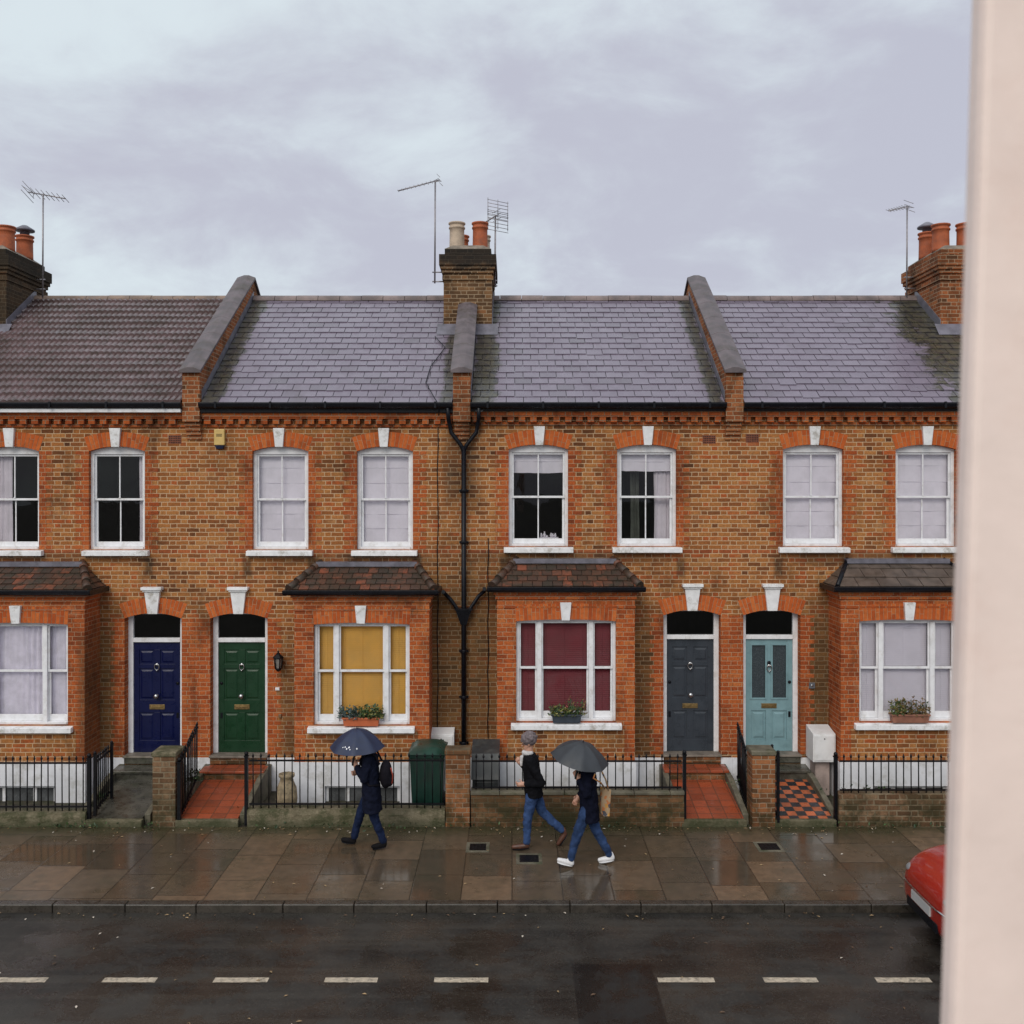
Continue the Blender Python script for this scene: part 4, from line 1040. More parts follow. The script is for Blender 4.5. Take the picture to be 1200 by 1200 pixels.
garden_wall('garden_wall', rx(-160), rx(99), .22, M['damp'], 'low mossy concrete wall under the railing in front of the net curtained bay')
garden_wall('garden_wall', rx(289), rx(521), .265, M['damp'], 'pale mossy concrete dwarf wall carrying the railing in front of the green wheelie bin', th=.22)
garden_wall('garden_wall', rx(552), rx(802), .50, M['mossy_brick'], 'dark damp brick garden wall in front of the bay with the dark red blind', cap=M['mossy_concrete'])
garden_wall('garden_wall', rx(984), rx(1240), .50, M['old_pier'], 'low rough brown garden wall beside the checkered tile path', th=.25)

def pier(px0, px1, z, mat, label, d=.40, capmat=None):
    x0, x1 = rx(px0), rx(px1); t = thing('brick_pier', ((x0+x1)/2, RD+.02+d/2, 0), label, 'brick pier')
    mb = MB(); mb.box(x0, x1, RD+.015, RD+.015+d, -.05, z); mb.build('shaft', mat, t, bevel=.012)
    mb = MB(); mb.box(x0-.015, x1+.015, RD-.0, RD+.03+d, z, z+.075); mb.build('cap', capmat or M['mossy_concrete'], t, bevel=.015)
pier(178, 205, 1.09, M['old_pier'], 'mossy stone and brick gate pier between the blue door path and the green door path', capmat=M['damp'])
pier(522, 550.5, 1.12, M['garden_brick'], 'red brick pier standing beside the green wheelie bin', d=.3, capmat=M['mossy_brick'])
pier(882, 909, 1.11, M['garden_brick'], 'brown brick gate pier beside the checkered tile path', d=.36)

def railing(p0, p1, zb, zt, pitch, label, rails=(.07, -.07), posts=(), fin=.07, name='iron_railing', cat='railing'):
    """p0, p1 = (x, y); zb / zt = (start, end) heights of the bar feet and bar tips"""
    (xa, ya), (xb, yb) = p0, p1; L = math.hypot(xb-xa, yb-ya); n = max(2, int(round(L/pitch)))
    t = thing(name, (xa, ya, zb[0]), label, cat); mb = MB()
    for i in range(n+1):
        s = (i+.5)/(n+1); x, y = xa+(xb-xa)*s, ya+(yb-ya)*s; a, b = zb[0]+(zb[1]-zb[0])*s, zt[0]+(zt[1]-zt[0])*s
        j = random.uniform(-.005, .005)
        mb.tube([(x, y, a), (x+j, y, b-fin)], .0095, 6); mb.lathe((x+j, y, b-fin), [(.010, 0), (.019, .012), (.017, .028), (.002, fin)], 6)
    mb.build('railing_bars', M['iron'], t)
    ux, uy = (xb-xa)/L, (yb-ya)/L
    for k, off in enumerate(rails):
        mb = MB(); e0 = (zt[0]-.12 if off < 0 else zb[0]+off); e1 = (zt[1]-.12 if off < 0 else zb[1]+off)
        hx, hy = -uy*.014, ux*.014; h = .012
        v = [(xa-hx,ya-hy,e0-h),(xb-hx,yb-hy,e1-h),(xb+hx,yb+hy,e1-h),(xa+hx,ya+hy,e0-h),(xa-hx,ya-hy,e0+h),(xb-hx,yb-hy,e1+h),(xb+hx,yb+hy,e1+h),(xa+hx,ya+hy,e0+h)]
        mb.mesh(v, [(3,2,1,0),(4,5,6,7),(0,1,5,4),(1,2,6,5),(2,3,7,6),(3,0,4,7)]); mb.build('rail', M['iron'], t)
    for (x, y, za, zz) in posts:
        mb = MB(); mb.box(x-.026, x+.026, y-.026, y+.026, za, zz-.06); mb.box(x-.034, x+.034, y-.034, y+.034, zz-.06, zz-.04); mb.ball((x, y, zz-.01), .034, 10, 6); mb.build('post', M['iron'], t)
    return t
ry = RD+.11
railing((rx(-150), ry), (rx(98), ry), (.22, .22), (1.09, 1.09), .115, 'black iron railing in front of the net curtained bay at the left', posts=[(rx(101), ry, -.02, 1.10)])
railing((rx(290), ry), (rx(520), ry), (.262, .262), (1.13, 1.13), .128, 'black iron railing in front of the bay with the yellow blind', posts=[(rx(286.5), ry, .0, 1.13)])
railing((rx(553), ry), (rx(800), ry), (.55, .55), (1.12, 1.12), .128, 'short black iron railing on the damp brick wall under the dark red blind', rails=(.04, -.07), posts=[(rx(803.5), ry, .0, 1.15)])
railing((rx(987), ry), (rx(1235), ry), (.50, .50), (1.12, 1.12), .12, 'black iron railing on the rough brown wall at the right', rails=(.05, -.07), posts=[(rx(982), ry, .0, 1.12)])
railing((-5.19, RD+.1), (-5.30, 16.55), (.08, .34), (1.10, 1.36), .11, 'black iron railing sloping up beside the red path to the green door', posts=[(-5.19, RD+.06, 0, 1.05)])
railing((3.74, RD+.42), (3.80, 16.55), (.14, .34), (1.12, 1.36), .11, 'black iron railing sloping up between the charcoal door and the pale blue door')
def gate(x, y0, y1, label, zb=.16, zt=1.08):
    t = railing((x, y0+.03), (x-.03, y1), (zb, zb+.1), (zt, zt+.02), .09, label, rails=(.05, -.07), name='iron_gate', cat='gate')
    for y in (y0, y1+.03):
        mb = MB(); mb.box(x-.02, x+.02, y-.02, y+.02, zb-.03, zt+.02); mb.ball((x, y, zt+.035), .026, 8, 6); mb.build('gate_stile', M['iron'], t)
gate(rx(104)+.03, RD+.16, 16.02, 'open black iron gate at the dark stone path to the blue door')
gate(rx(911)+.02, RD+.03, RD+.36, 'narrow black iron gate folded against the brown brick pier by the checkered path', .1, 1.13)

# ------------------------------------------------------------------ things standing in the gardens and on the walls
def wheelie_bin(x0, x1, y0, zt):
    cx = (x0+x1)/2; w = (x1-x0)/2; t = thing('wheelie_bin', (cx, y0+.3, 0), 'dark green wheelie bin standing behind the railing beside the brick pier', 'wheelie bin')
    G = simple('bin_green_plastic', (.008, .045, .032), .38, .25, 4, .15, 60, dirt=(.03, .035, .03)); 
    GL = simple('bin_lid_green', (.012, .05, .036), .35, .25, 4, .15, 60, dirt=(.05, .06, .05))
    mb = MB(); zb, zr = .05, zt-.12
    mb.mesh([(cx-w*.82,y0+.1,zb),(cx+w*.82,y0+.1,zb),(cx+w*.82,y0+.58,zb),(cx-w*.82,y0+.58,zb),(cx-w*.97,y0+.02,zr),(cx+w*.97,y0+.02,zr),(cx+w*.97,y0+.66,zr),(cx-w*.97,y0+.66,zr)], [(3,2,1,0),(4,5,6,7),(0,1,5,4),(1,2,6,5),(2,3,7,6),(3,0,4,7)])
    mb.box(cx-w, cx+w, y0, y0+.68, zr-.06, zr-.0)
    for k in (-.5, 0, .5): mb.mesh([(cx+w*k*1.4-.012,y0+.07,zb+.1),(cx+w*k*1.4+.012,y0+.07,zb+.1),(cx+w*k*1.55+.012,y0+.012,zr-.061),(cx+w*k*1.55-.012,y0+.012,zr-.061)], [(0,1,2,3)])
    mb.build('bin_body', G, t, bevel=.015)
    mb = MB(); sec = []
    vs = []; nx, ny = 8, 6
    for j in range(ny+1):
        for i in range(nx+1):
            u, v = i/nx*2-1, j/ny
            edge = (1-abs(u)**4)*(1-abs(v*2-1)**6)
            vs.append((cx+u*(w+.012), y0-.035+v*.76, zr+.008+.035*(1-v)*0+.105*edge*(.75+.25*v)))
    mb.mesh(vs, [(j*(nx+1)+i, j*(nx+1)+i+1, (j+1)*(nx+1)+i+1, (j+1)*(nx+1)+i) for j in range(ny) for i in range(nx)], 0, True)
    mb.box(cx-w-.012, cx+w+.012, y0-.035, y0+.725, zr+.0005, zr+.012); mb.build('lid', GL, t)
    mb = MB(); mb.tube([(cx-w*.8, y0+.76, zr+.03), (cx+w*.8, y0+.76, zr+.03)], .016, 8); mb.build('handle', G, t)
    for s in (-1, 1):
        mb = MB(); v = [(0,0)]; mb.tube([(cx+s*w*.75, y0+.6, .10), (cx+s*(w*.75+.06), y0+.6, .10)], .11, 16); mb.build('wheel', M['black'], t)
wheelie_bin(X(479.5, 15.6), X(521, 15.6), 15.52, 1.175)

WB = simple('white_meter_box', (.74, .74, .74), .45, .08, 4, .05, dirt=(.4, .38, .33), dirt_amt=.5)
def meter_box(x0, x1, y0, y1, z0, z1, label, post=True):
    t = thing('meter_box', ((x0+x1)/2, y1, z0), label, 'meter box'); mb = MB()
    mb.prismx([(y0, z0), (y0, z1-.07), (y1, z1), (y1, z0)], x0, x1); mb.build('cabinet', WB, t, bevel=.006)
    mb = MB(); mb.box(x0+.025, x1-.025, y0-.014, y0-.0005, z0+.03, z1-.10); mb.build('cabinet_door', WB, t, bevel=.004)
    mb = MB(); mb.lathe(((x0+x1)/2, y0-.014, z1-.15), [(.012, 0), (.012, .006), (.003, .009)], 8, axis='y'); mb.build('lock', M['black'], t)
    if post:
        mb = MB(); mb.box(x0+.07, x1-.07, y0+.1, FD-.03, .0, z0-.002); mb.build('stand', simple('pinkish_render', (.36, .28, .25), .8, .3, 4, .4, dirt=(.15, .13, .1)), t, bevel=.01)
meter_box(fx(503.5), fx(533), 16.9, FD-.03, .62, 1.10, 'white meter box on the wall behind the green wheelie bin', post=False)
meter_box(5.13, 5.515, 16.72, FD-.03, .60, 1.15, 'white meter cabinet on a stand beside the pale blue door')

def storage_box():
    x0, x1, y0, y1 = X(554, 15.9), X(584, 15.9), 15.75, 16.4; G = simple('slate_grey_plastic', (.032, .036, .038), .45, .25, 4, .15, 60, dirt=(.1, .1, .09))
    t = thing('storage_box', ((x0+x1)/2, (y0+y1)/2, 0), 'slate grey lidded storage box behind the railing right of the brick pier', 'storage box'); mb = MB()
    mb.prismx([(y0, .0), (y0, .62), (y0+.12, .96), (y1, 1.05), (y1, 0)], x0, x1)
    for k in range(3): mb.box(x0+.04, x1-.04, y0-.012, y0-.0005, .1+k*.17, .22+k*.17)
    mb.build('box_body', G, t, bevel=.012)
    mb = MB(); mb.mesh([(x0-.02,y0-.03,.60),(x1+.02,y0-.03,.60),(x1+.02,y0+.11,.98),(x0-.02,y0+.11,.98),(x0-.02,y1+.01,1.075),(x1+.02,y1+.01,1.075)], [(0,1,2,3),(3,2,5,4)]); mb.build('lid', G, t)
storage_box()
m = MB(); m.lathe((X(336, 15.95), 15.95, -.02), [(.10, 0), (.15, .08), (.175, .25), (.16, .42), (.115, .52), (.10, .58), (.13, .61), (.13, .65), (.10, .65), (.08, .5)], 16)
tag(m.build('stone_urn', simple('weathered_urn', (.34, .26, .16), .8, .45, 9, .8, 30, dirt=(.07, .07, .03), dirt_amt=.8), org=(X(336, 15.95), 15.95, -.02)), 'weathered buff stone urn behind the railing left of the white basement wall', 'urn')

def lantern():
    x, y, z = fx(328.3), FD-.14, fz(774); t = thing('wall_lantern', (x, FD, z), 'black glazed wall lantern right of the green door', 'lantern')
    mb = MB(); mb.box(x-.04, x+.04, FD-.03, FD-.001, z-.1, z+.08); mb.tube([(x, FD-.02, z-.06), (x, FD-.08, z-.16), (x, y, z-.15)], .010, 6); mb.build('bracket', M['iron'], t)
    mb = MB()
    for k in range(6):
        a = 2*math.pi*k/6; p = (x+.075*math.cos(a), y+.075*math.sin(a)); q = (x+.055*math.cos(a), y+.055*math.sin(a)); mb.tube([(*q, z-.11), (*p, z+.07)], .008, 5)
    mb.lathe((x, y, z-.15), [(.012, -.02), (.035, .0), (.06, .025), (.06, .045)], 6, sm=False); mb.build('cage', M['iron'], t)
    mb = MB(); mb.lathe((x, y, z+.065), [(.095, 0), (.095, .015), (.05, .06), (.03, .075), (.03, .09), (.012, .10), (.018, .115), (.004, .135)], 6, sm=False); mb.build('lantern_roof', M['iron'], t)
    mb = MB(); mb.lathe((x, y, z-.105), [(.048, 0), (.068, .17)], 6, sm=False); mb.build('lantern_glass', simple('milky_lantern_glass', (.20, .19, .17), .15, .3, 20, 0), t)
lantern()
def alarm():
    x0, x1, z0, z1 = fx(252), fx(264.5), fz(526), fz(503); cx = (x0+x1)/2; t = thing('alarm_box', (cx, FD, z0), 'yellowed alarm box under the cornice between the upstairs windows', 'alarm box')
    mb = MB(); mb.box(x0, x1, FD-.075, FD-.001, z0+.06, z1); mb.build('alarm_cover', simple('yellowed_plastic', (.62, .42, .14), .4, .1, 8, 0), t, bevel=.015)
    mb = MB(); mb.mesh([(x0+.01,FD-.07,z0+.059),(x1-.01,FD-.07,z0+.059),(x1-.04,FD-.05,z0),(x0+.04,FD-.05,z0),(x0+.01,FD-.002,z0+.059),(x1-.01,FD-.002,z0+.059),(x1-.04,FD-.002,z0),(x0+.04,FD-.002,z0)], [(0,1,2,3),(1,5,6,2),(4,0,3,7),(3,2,6,7)]); mb.build('strobe_lens', simple('dark_blue_lens', (.012, .02, .06), .2), t)
    mb = MB()
    for k in range(3): mb.box(cx-.05, cx+.05, FD-.0775, FD-.0752, z1-.13+k*.018, z1-.122+k*.018)
    mb.build('grille', M['black'], t)
alarm()
def small_box(name, px, py, w, hgt, mat, label, cat, extra=None, D=FD):
    x, z = X(px, D), Z(py, D); mb = MB(); mb.box(x-w/2, x+w/2, D-.04, D-.001, z-hgt/2, z+hgt/2)
    o = mb.build(name, mat, bevel=.006, org=(x, D, z)); tag(o, label, cat)
    if extra: mb = MB(); mb.lathe((x, D-.04, z), [(.022, 0), (.022, .004), (.016, .006), (.002, .0065)], 12, axis='y'); mb.build('button', extra, o)
small_box('house_sign', 325.5, 807, .075, .05, M['white'], 'small white plate on the wall below the black lantern', 'sign')
small_box('entry_panel', 328.5, 838.5, .05, .06, simple('bronze_plate', (.20, .12, .06), .4), 'little brown box low on the wall right of the green door', 'bell push')
small_box('doorbell', 951, 803, .10, .10, simple('doorbell_grey', (.12, .13, .15), .35), 'grey square doorbell right of the pale blue door', 'doorbell', M['chrome'])
small_box('junction_box', 571, 873, .12, .13, simple('beige_box', (.32, .25, .18), .6, dirt=(.15, .12, .09)), 'beige junction box low on the wall right of the black downpipe', 'junction box')
AB = simple('terracotta_airbrick', (.22, .07, .035), .8, .3, 20)
for k, (px, py, hh) in enumerate(((205, 515, H[0]), (831, 515, H[2]), (881.5, 513.5, H[3]))):
    x, z = fx(px), fz(py); mb = MB(); mb.box(x-.115, x+.115, FD-.004, FD-.0008, z-.075, z+.075)
    for i in range(7):
        for j in range(4): cx, cz = x-.09+i*.03, z-.05+j*.033; mb.box(cx-.009, cx+.009, FD-.0055, FD-.0045, cz-.009, cz+.009, 1)
    mb.build('air_brick', [AB, M['black']], hh)

# ------------------------------------------------------------------ window boxes
def leafcloud(mb, pts, size, mis, spread=1.0, up=.4):
    for p in pts:
        L = size*random.uniform(.6, 1.3); d = Vector((random.gauss(0, 1), random.gauss(0, 1), random.gauss(up, .8))).normalized()
        s = d.orthogonal().normalized(); s = Matrix.Rotation(random.random()*6.28, 3, d) @ s; n = d.cross(s); w = L*.26
        p = Vector(p); mid = p + d*L*.5 + n*L*.08
        mb.mesh([p, mid+s*w, p+d*L, mid-s*w], [(0,1,2,3)], random.choice(mis))
LG = [simple('leaf_green', (.055, .10, .028), .5, .4, 30, 0), simple('leaf_dark', (.028, .055, .02), .5, .4, 30, 0), simple('leaf_blue', (.075, .11, .105), .55, .3, 30, 0), simple('leaf_dry', (.19, .12, .045), .7, .4, 30, 0), simple('petal_pink', (.42, .10, .09), .6, .3, 30, 0), simple('leaf_yellow', (.20, .19, .05), .6, .3, 30, 0)]
def window_box(px0, px1, dzs, mat, kind, lab, plab):
    x0, x1 = bx(px0), bx(px1); zb = 1.28+dzs+.002; zt = zb+.145; y0, y1 = BD-.095, BD+.052
    t = thing('window_box', ((x0+x1)/2, BD, zb), lab, 'planter'); mb = MB()
    mb.mesh([(x0+.02,y0+.012,zb),(x1-.02,y0+.012,zb),(x1-.02,y1-.01,zb),(x0+.02,y1-.01,zb),(x0,y0,zt),(x1,y0,zt),(x1,y1,zt),(x0,y1,zt)], [(3,2,1,0),(0,1,5,4),(1,2,6,5),(2,3,7,6),(3,0,4,7)])
    mb.box(x0-.012, x1+.012, y0-.012, y0+.012, zt-.03, zt); mb.box(x0-.012, x0+.012, y0+.012, y1, zt-.03, zt); mb.box(x1-.012, x1+.012, y0+.012, y1, zt-.03, zt)
    mb.mesh([(x0,y0,zt-.02),(x1,y0,zt-.02),(x1,y1,zt-.02),(x0,y1,zt-.02)], [(0,1,2,3)], 1); mb.build('trough', [mat, M['soil']], t, bevel=.004)
    def clump(nm, xa, xb, hgt, n, size, mis, lab):
        mb = MB(); pts = []
        for _ in range(n):
            u = random.random(); x = xa+(xb-xa)*u; env = hgt*(.45+.55*abs(math.sin(u*9+xa*3)))
            pts.append((x, random.uniform(y0-.03, y1-.03), zt-.02+random.random()**1.3*env))
        leafcloud(mb, pts, size, mis)
        for k in range(8): x = random.uniform(xa, xb); mb.tube([(x, (y0+y1)/2, zt-.03), (x+random.uniform(-.03, .03), random.uniform(y0, y1), zt+hgt*.8)], .004, 4, 1)
        o = mb.build('trough_plant', LG, t); 
        if lab: o['label'] = lab
    if kind == 0:
        clump('', x0-.06, x0+.26, .20, 330, .06, [2, 2, 1], 'blue green succulent plant'); clump('', x0+.27, x1+.05, .22, 480, .06, [0, 0, 1, 5], 'bright green leafy plant')
    elif kind == 1:
        clump('', x0-.03, x1+.03, .17, 420, .055, [1, 0, 5], 'low dark green plant'); clump('', x0+.22, x1+.08, .30, 110, .045, [4, 3, 3, 0], 'taller plant with faded pink flowers')
    else: clump('', x0-.02, x0+.25, .28, 240, .06, [5, 3, 0], 'dry yellow green plant'); clump('', x0+.25, x1, .28, 240, .06, [1, 3, 3], 'brown green plant')
window_box(402.5, 445, 0, simple('terracotta_plastic', (.52, .13, .05), .5, .12, 8, .1), 0, 'orange terracotta window box of green plants on the sill below the yellow blind', '')
window_box(646.5, 681, .055, simple('slate_blue_plastic', (.045, .058, .075), .5, .2, 8, .1), 1, 'dark slate window box of faded flowers on the sill below the dark red blind', '')
window_box(1043, 1087, .055, simple('brown_terracotta', (.30, .13, .085), .55, .2, 8, .1), 2, 'brown window box with straggly plants on the far right sill', '')

# pale ornaments standing inside on the sill of a dark upstairs window
mb = MB(); xo = fx(631)+.05; rr = random.Random(5)
for k in range(6):
    hh = rr.uniform(.03, .10); mb.lathe((xo+k*.055+rr.uniform(-.02, .02), FD+.27+rr.uniform(-.02, .02), 4.40), [(.02, 0), (.024, hh*.5), (.012, hh*.8), (.016, hh)], 8)
mb.box(xo-.03, xo+.31, FD+.235, FD+.305, 4.34, 4.40)
tag(mb.build('ornament_row', M['linen'], org=(xo, FD+.27, 4.34)), 'row of small white ornaments inside the dark upstairs window right of the downpipe', 'ornaments')

# ------------------------------------------------------------------ aerials on the chimneys
AL = simple('weathered_aluminium', (.30, .28, .29), .45, .2, 20, 0, metal=.6)
def aerial(x, y, z0, z1, boom, nel, el, label, arms=(), grid=False, back=.12):
    t = thing('tv_aerial', (x, y, z0), label, 'aerial'); mb = MB(); mb.tube([(x, y, z0), (x+.01, y, z1)], .017, 8); mb.build('mast', AL, t)
    mb = MB(); top = Vector((x+.01, y, z1-.02)); b = Vector(boom); a0 = top - b*back; a1 = top + b
    mb.tube([a0, a1], .014, 6); bd = b.normalized(); side = bd.cross(Vector((0, 0, 1))).normalized(); upv = side.cross(bd)
    ax = (side*.85 + upv*.5).normalized()
    for k in range(nel):
        p = a0.lerp(a1, .2+.8*k/(nel-1)); L = el*(1-.35*k/nel); mb.tube([p-ax*L, p+ax*L], .006, 5)
    for q in (-1, 0, 1): p = a0 + upv*.09*q; mb.tube([p-ax*el*1.2, p+ax*el*1.2], .006, 5)
    for q in (-1, 1): mb.tube([a0+ax*el*q, a0+bd*.18], .006, 5)
    mb.build('antenna', AL, t)
    if arms:
        for (xa, za) in arms:
            mb = MB(); mb.tube([(x-.05 if xa > x else x+.05, y, za), (xa, y, za)], .014, 6); mb.build('bracket', AL, t)
    if grid:
        for k, (dz, tl) in enumerate(((.22, .10), (-.22, -.10))):
            mb = MB(); c = Vector((x+.06, y, z1+dz*.55)); w = .21
            for i in range(6): zz = (i/5-.5)*.36; mb.tube([c+Vector((-w, -.10+abs(zz)*.2, zz)), c+Vector((w, .02+abs(zz)*.2, zz-.05))], .0065, 5)
            for i in range(3): u = (i-1)*w*.95; mb.tube([c+Vector((u, -.04+.06*(i-1), .18-.025*(i-1)-.0)), c+Vector((u, -.04+.06*(i-1), -.18-.025*(i-1)))], .0065, 5)
            mb.build('reflector', AL, t)
yA = 19.9
aerial(X(509.5, yA), yA, Z(332, yA), Z(211, yA), (-.74, -.12, -.235), 9, .12, 'tall aerial with a long boom on the left side of the middle chimney', [(-1.36, Z(319, yA)), (-1.36, Z(330, yA))])
aerial(X(580, yA), yA, Z(336, yA), Z(252, yA), (-.22, .3, -.05), 3, .1, 'short aerial with grid reflectors on the right side of the middle chimney', [(-.38, Z(329, yA)), (-.38, Z(335, yA))], grid=True)
yA = 20.4
aerial(X(50, yA), yA, 9.2, Z(227, yA), (.60, -.3, -.17), 7, .16, 'aerial mast beside the left chimney above the ridged brown roof', [(-9.93, 9.6), (-9.93, 9.4)], back=.7)
aerial(X(1062.5, yA), yA, 9.2, Z(241, yA), (-.5, -.3, -.17), 7, .1, 'aerial mast beside the right chimney with red pots', [(8.41, Z(325, yA)), (8.41, Z(338, yA))])

# ------------------------------------------------------------------ covers in the pavement
for (px, py, wd, lab) in ((560, 993, .24, 'small dark iron cover in the pavement by the brick pier'), (620, 1006.5, .27, 'iron cover with pale surround in the pavement behind the person in white trainers'), (901, 992.5, .28, 'iron cover in the pavement in front of the brown gate pier')):
    D = CAMZ*F/(py-570); x = X(px, D); t = thing('utility_cover', (x, D, 0), lab, 'utility cover'); mb = MB(); mb.box(x-wd/2-.05, x+wd/2+.05, D-.2, D+.2, -.01, .004); mb.build('surround', M['mossy_concrete'], t)
    mb = MB(); mb.box(x-wd/2, x+wd/2, D-.13, D+.13, -.01, .009)
    for i in range(5):
        for j in range(4): cx, cy = x-wd*.4+wd*.8*i/4, D-.09+.18*j/3; mb.box(cx-.012, cx+.012, cy-.012, cy+.012, .009, .012)
    mb.build('iron_plate', M['iron'], t)

# ------------------------------------------------------------------ fallen leaves and weeds (uncountable)
mb = MB()
LF = [simple('fallen_leaf_tan', (.30, .20, .10), .7, .4, 40, 0), simple('fallen_leaf_brown', (.11, .06, .03), .6, .4, 40, 0), simple('fallen_petal', (.55, .48, .40), .6, .2, 40, 0)]
for k in range(640):
    r = random.random(); x = random.uniform(-10, 10)
    if r < .35: y = RD+.0-abs(random.gauss(0, .16)); z = .004
    elif r < .62: y = random.uniform(KD+.2, RD); z = .004
    elif r < .78: y = KD-abs(random.gauss(0, .10))-.02; z = -.094
    else: y = random.uniform(9.3, KD); z = -.094
    L = random.uniform(.012, .035); a = random.random()*6.28; c, s = math.cos(a)*L, math.sin(a)*L
    mb.mesh([(x-c, y-s, z), (x+s*.45, y-c*.45, z+.006), (x+c, y+s, z+.003), (x-s*.45, y+c*.45, z+.008)], [(0,1,2,3)], random.choices((0, 1, 2), (5, 5, 2))[0])
o = mb.build('fallen_leaves', LF); o['kind'] = 'stuff'; o['label'] = 'wet fallen leaves scattered on the pavement and road'
mb = MB()
for (xc, yc, zc, n, sp) in ((-5.33, 16.45, .36, 90, .07), (-5.4, 16.7, .4, 50, .06), (-6.66, 16.0, .22, 60, .05), (-5.62, 15.25, .0, 25, .1), (3.95, 16.3, .36, 60, .14), (-4.1, 15.7, .1, 60, .15), (-6.75, 15.24, .0, 60, .3), (-9, 15.24, 0, 60, .6), (-2.6, 15.24, 0, 70, .9), (1.0, 15.24, 0, 50, 1.1), (6.2, 15.24, 0, 60, .8), (-3.3, 15.8, .0, 80, .35), (5.6, 15.5, .48, 50, .3), (-.66, 15.3, 0, 20, .08)):
    pts = [(xc+random.gauss(0, sp), yc+random.gauss(0, min(sp, .05)), zc+random.random()*.06) for _ in range(n)]
    leafcloud(mb, pts, .055, [0, 1, 1], up=.9)
o = mb.build('weeds', LG); o['kind'] = 'stuff'; o['label'] = 'green weeds and moss along the wall bottoms'

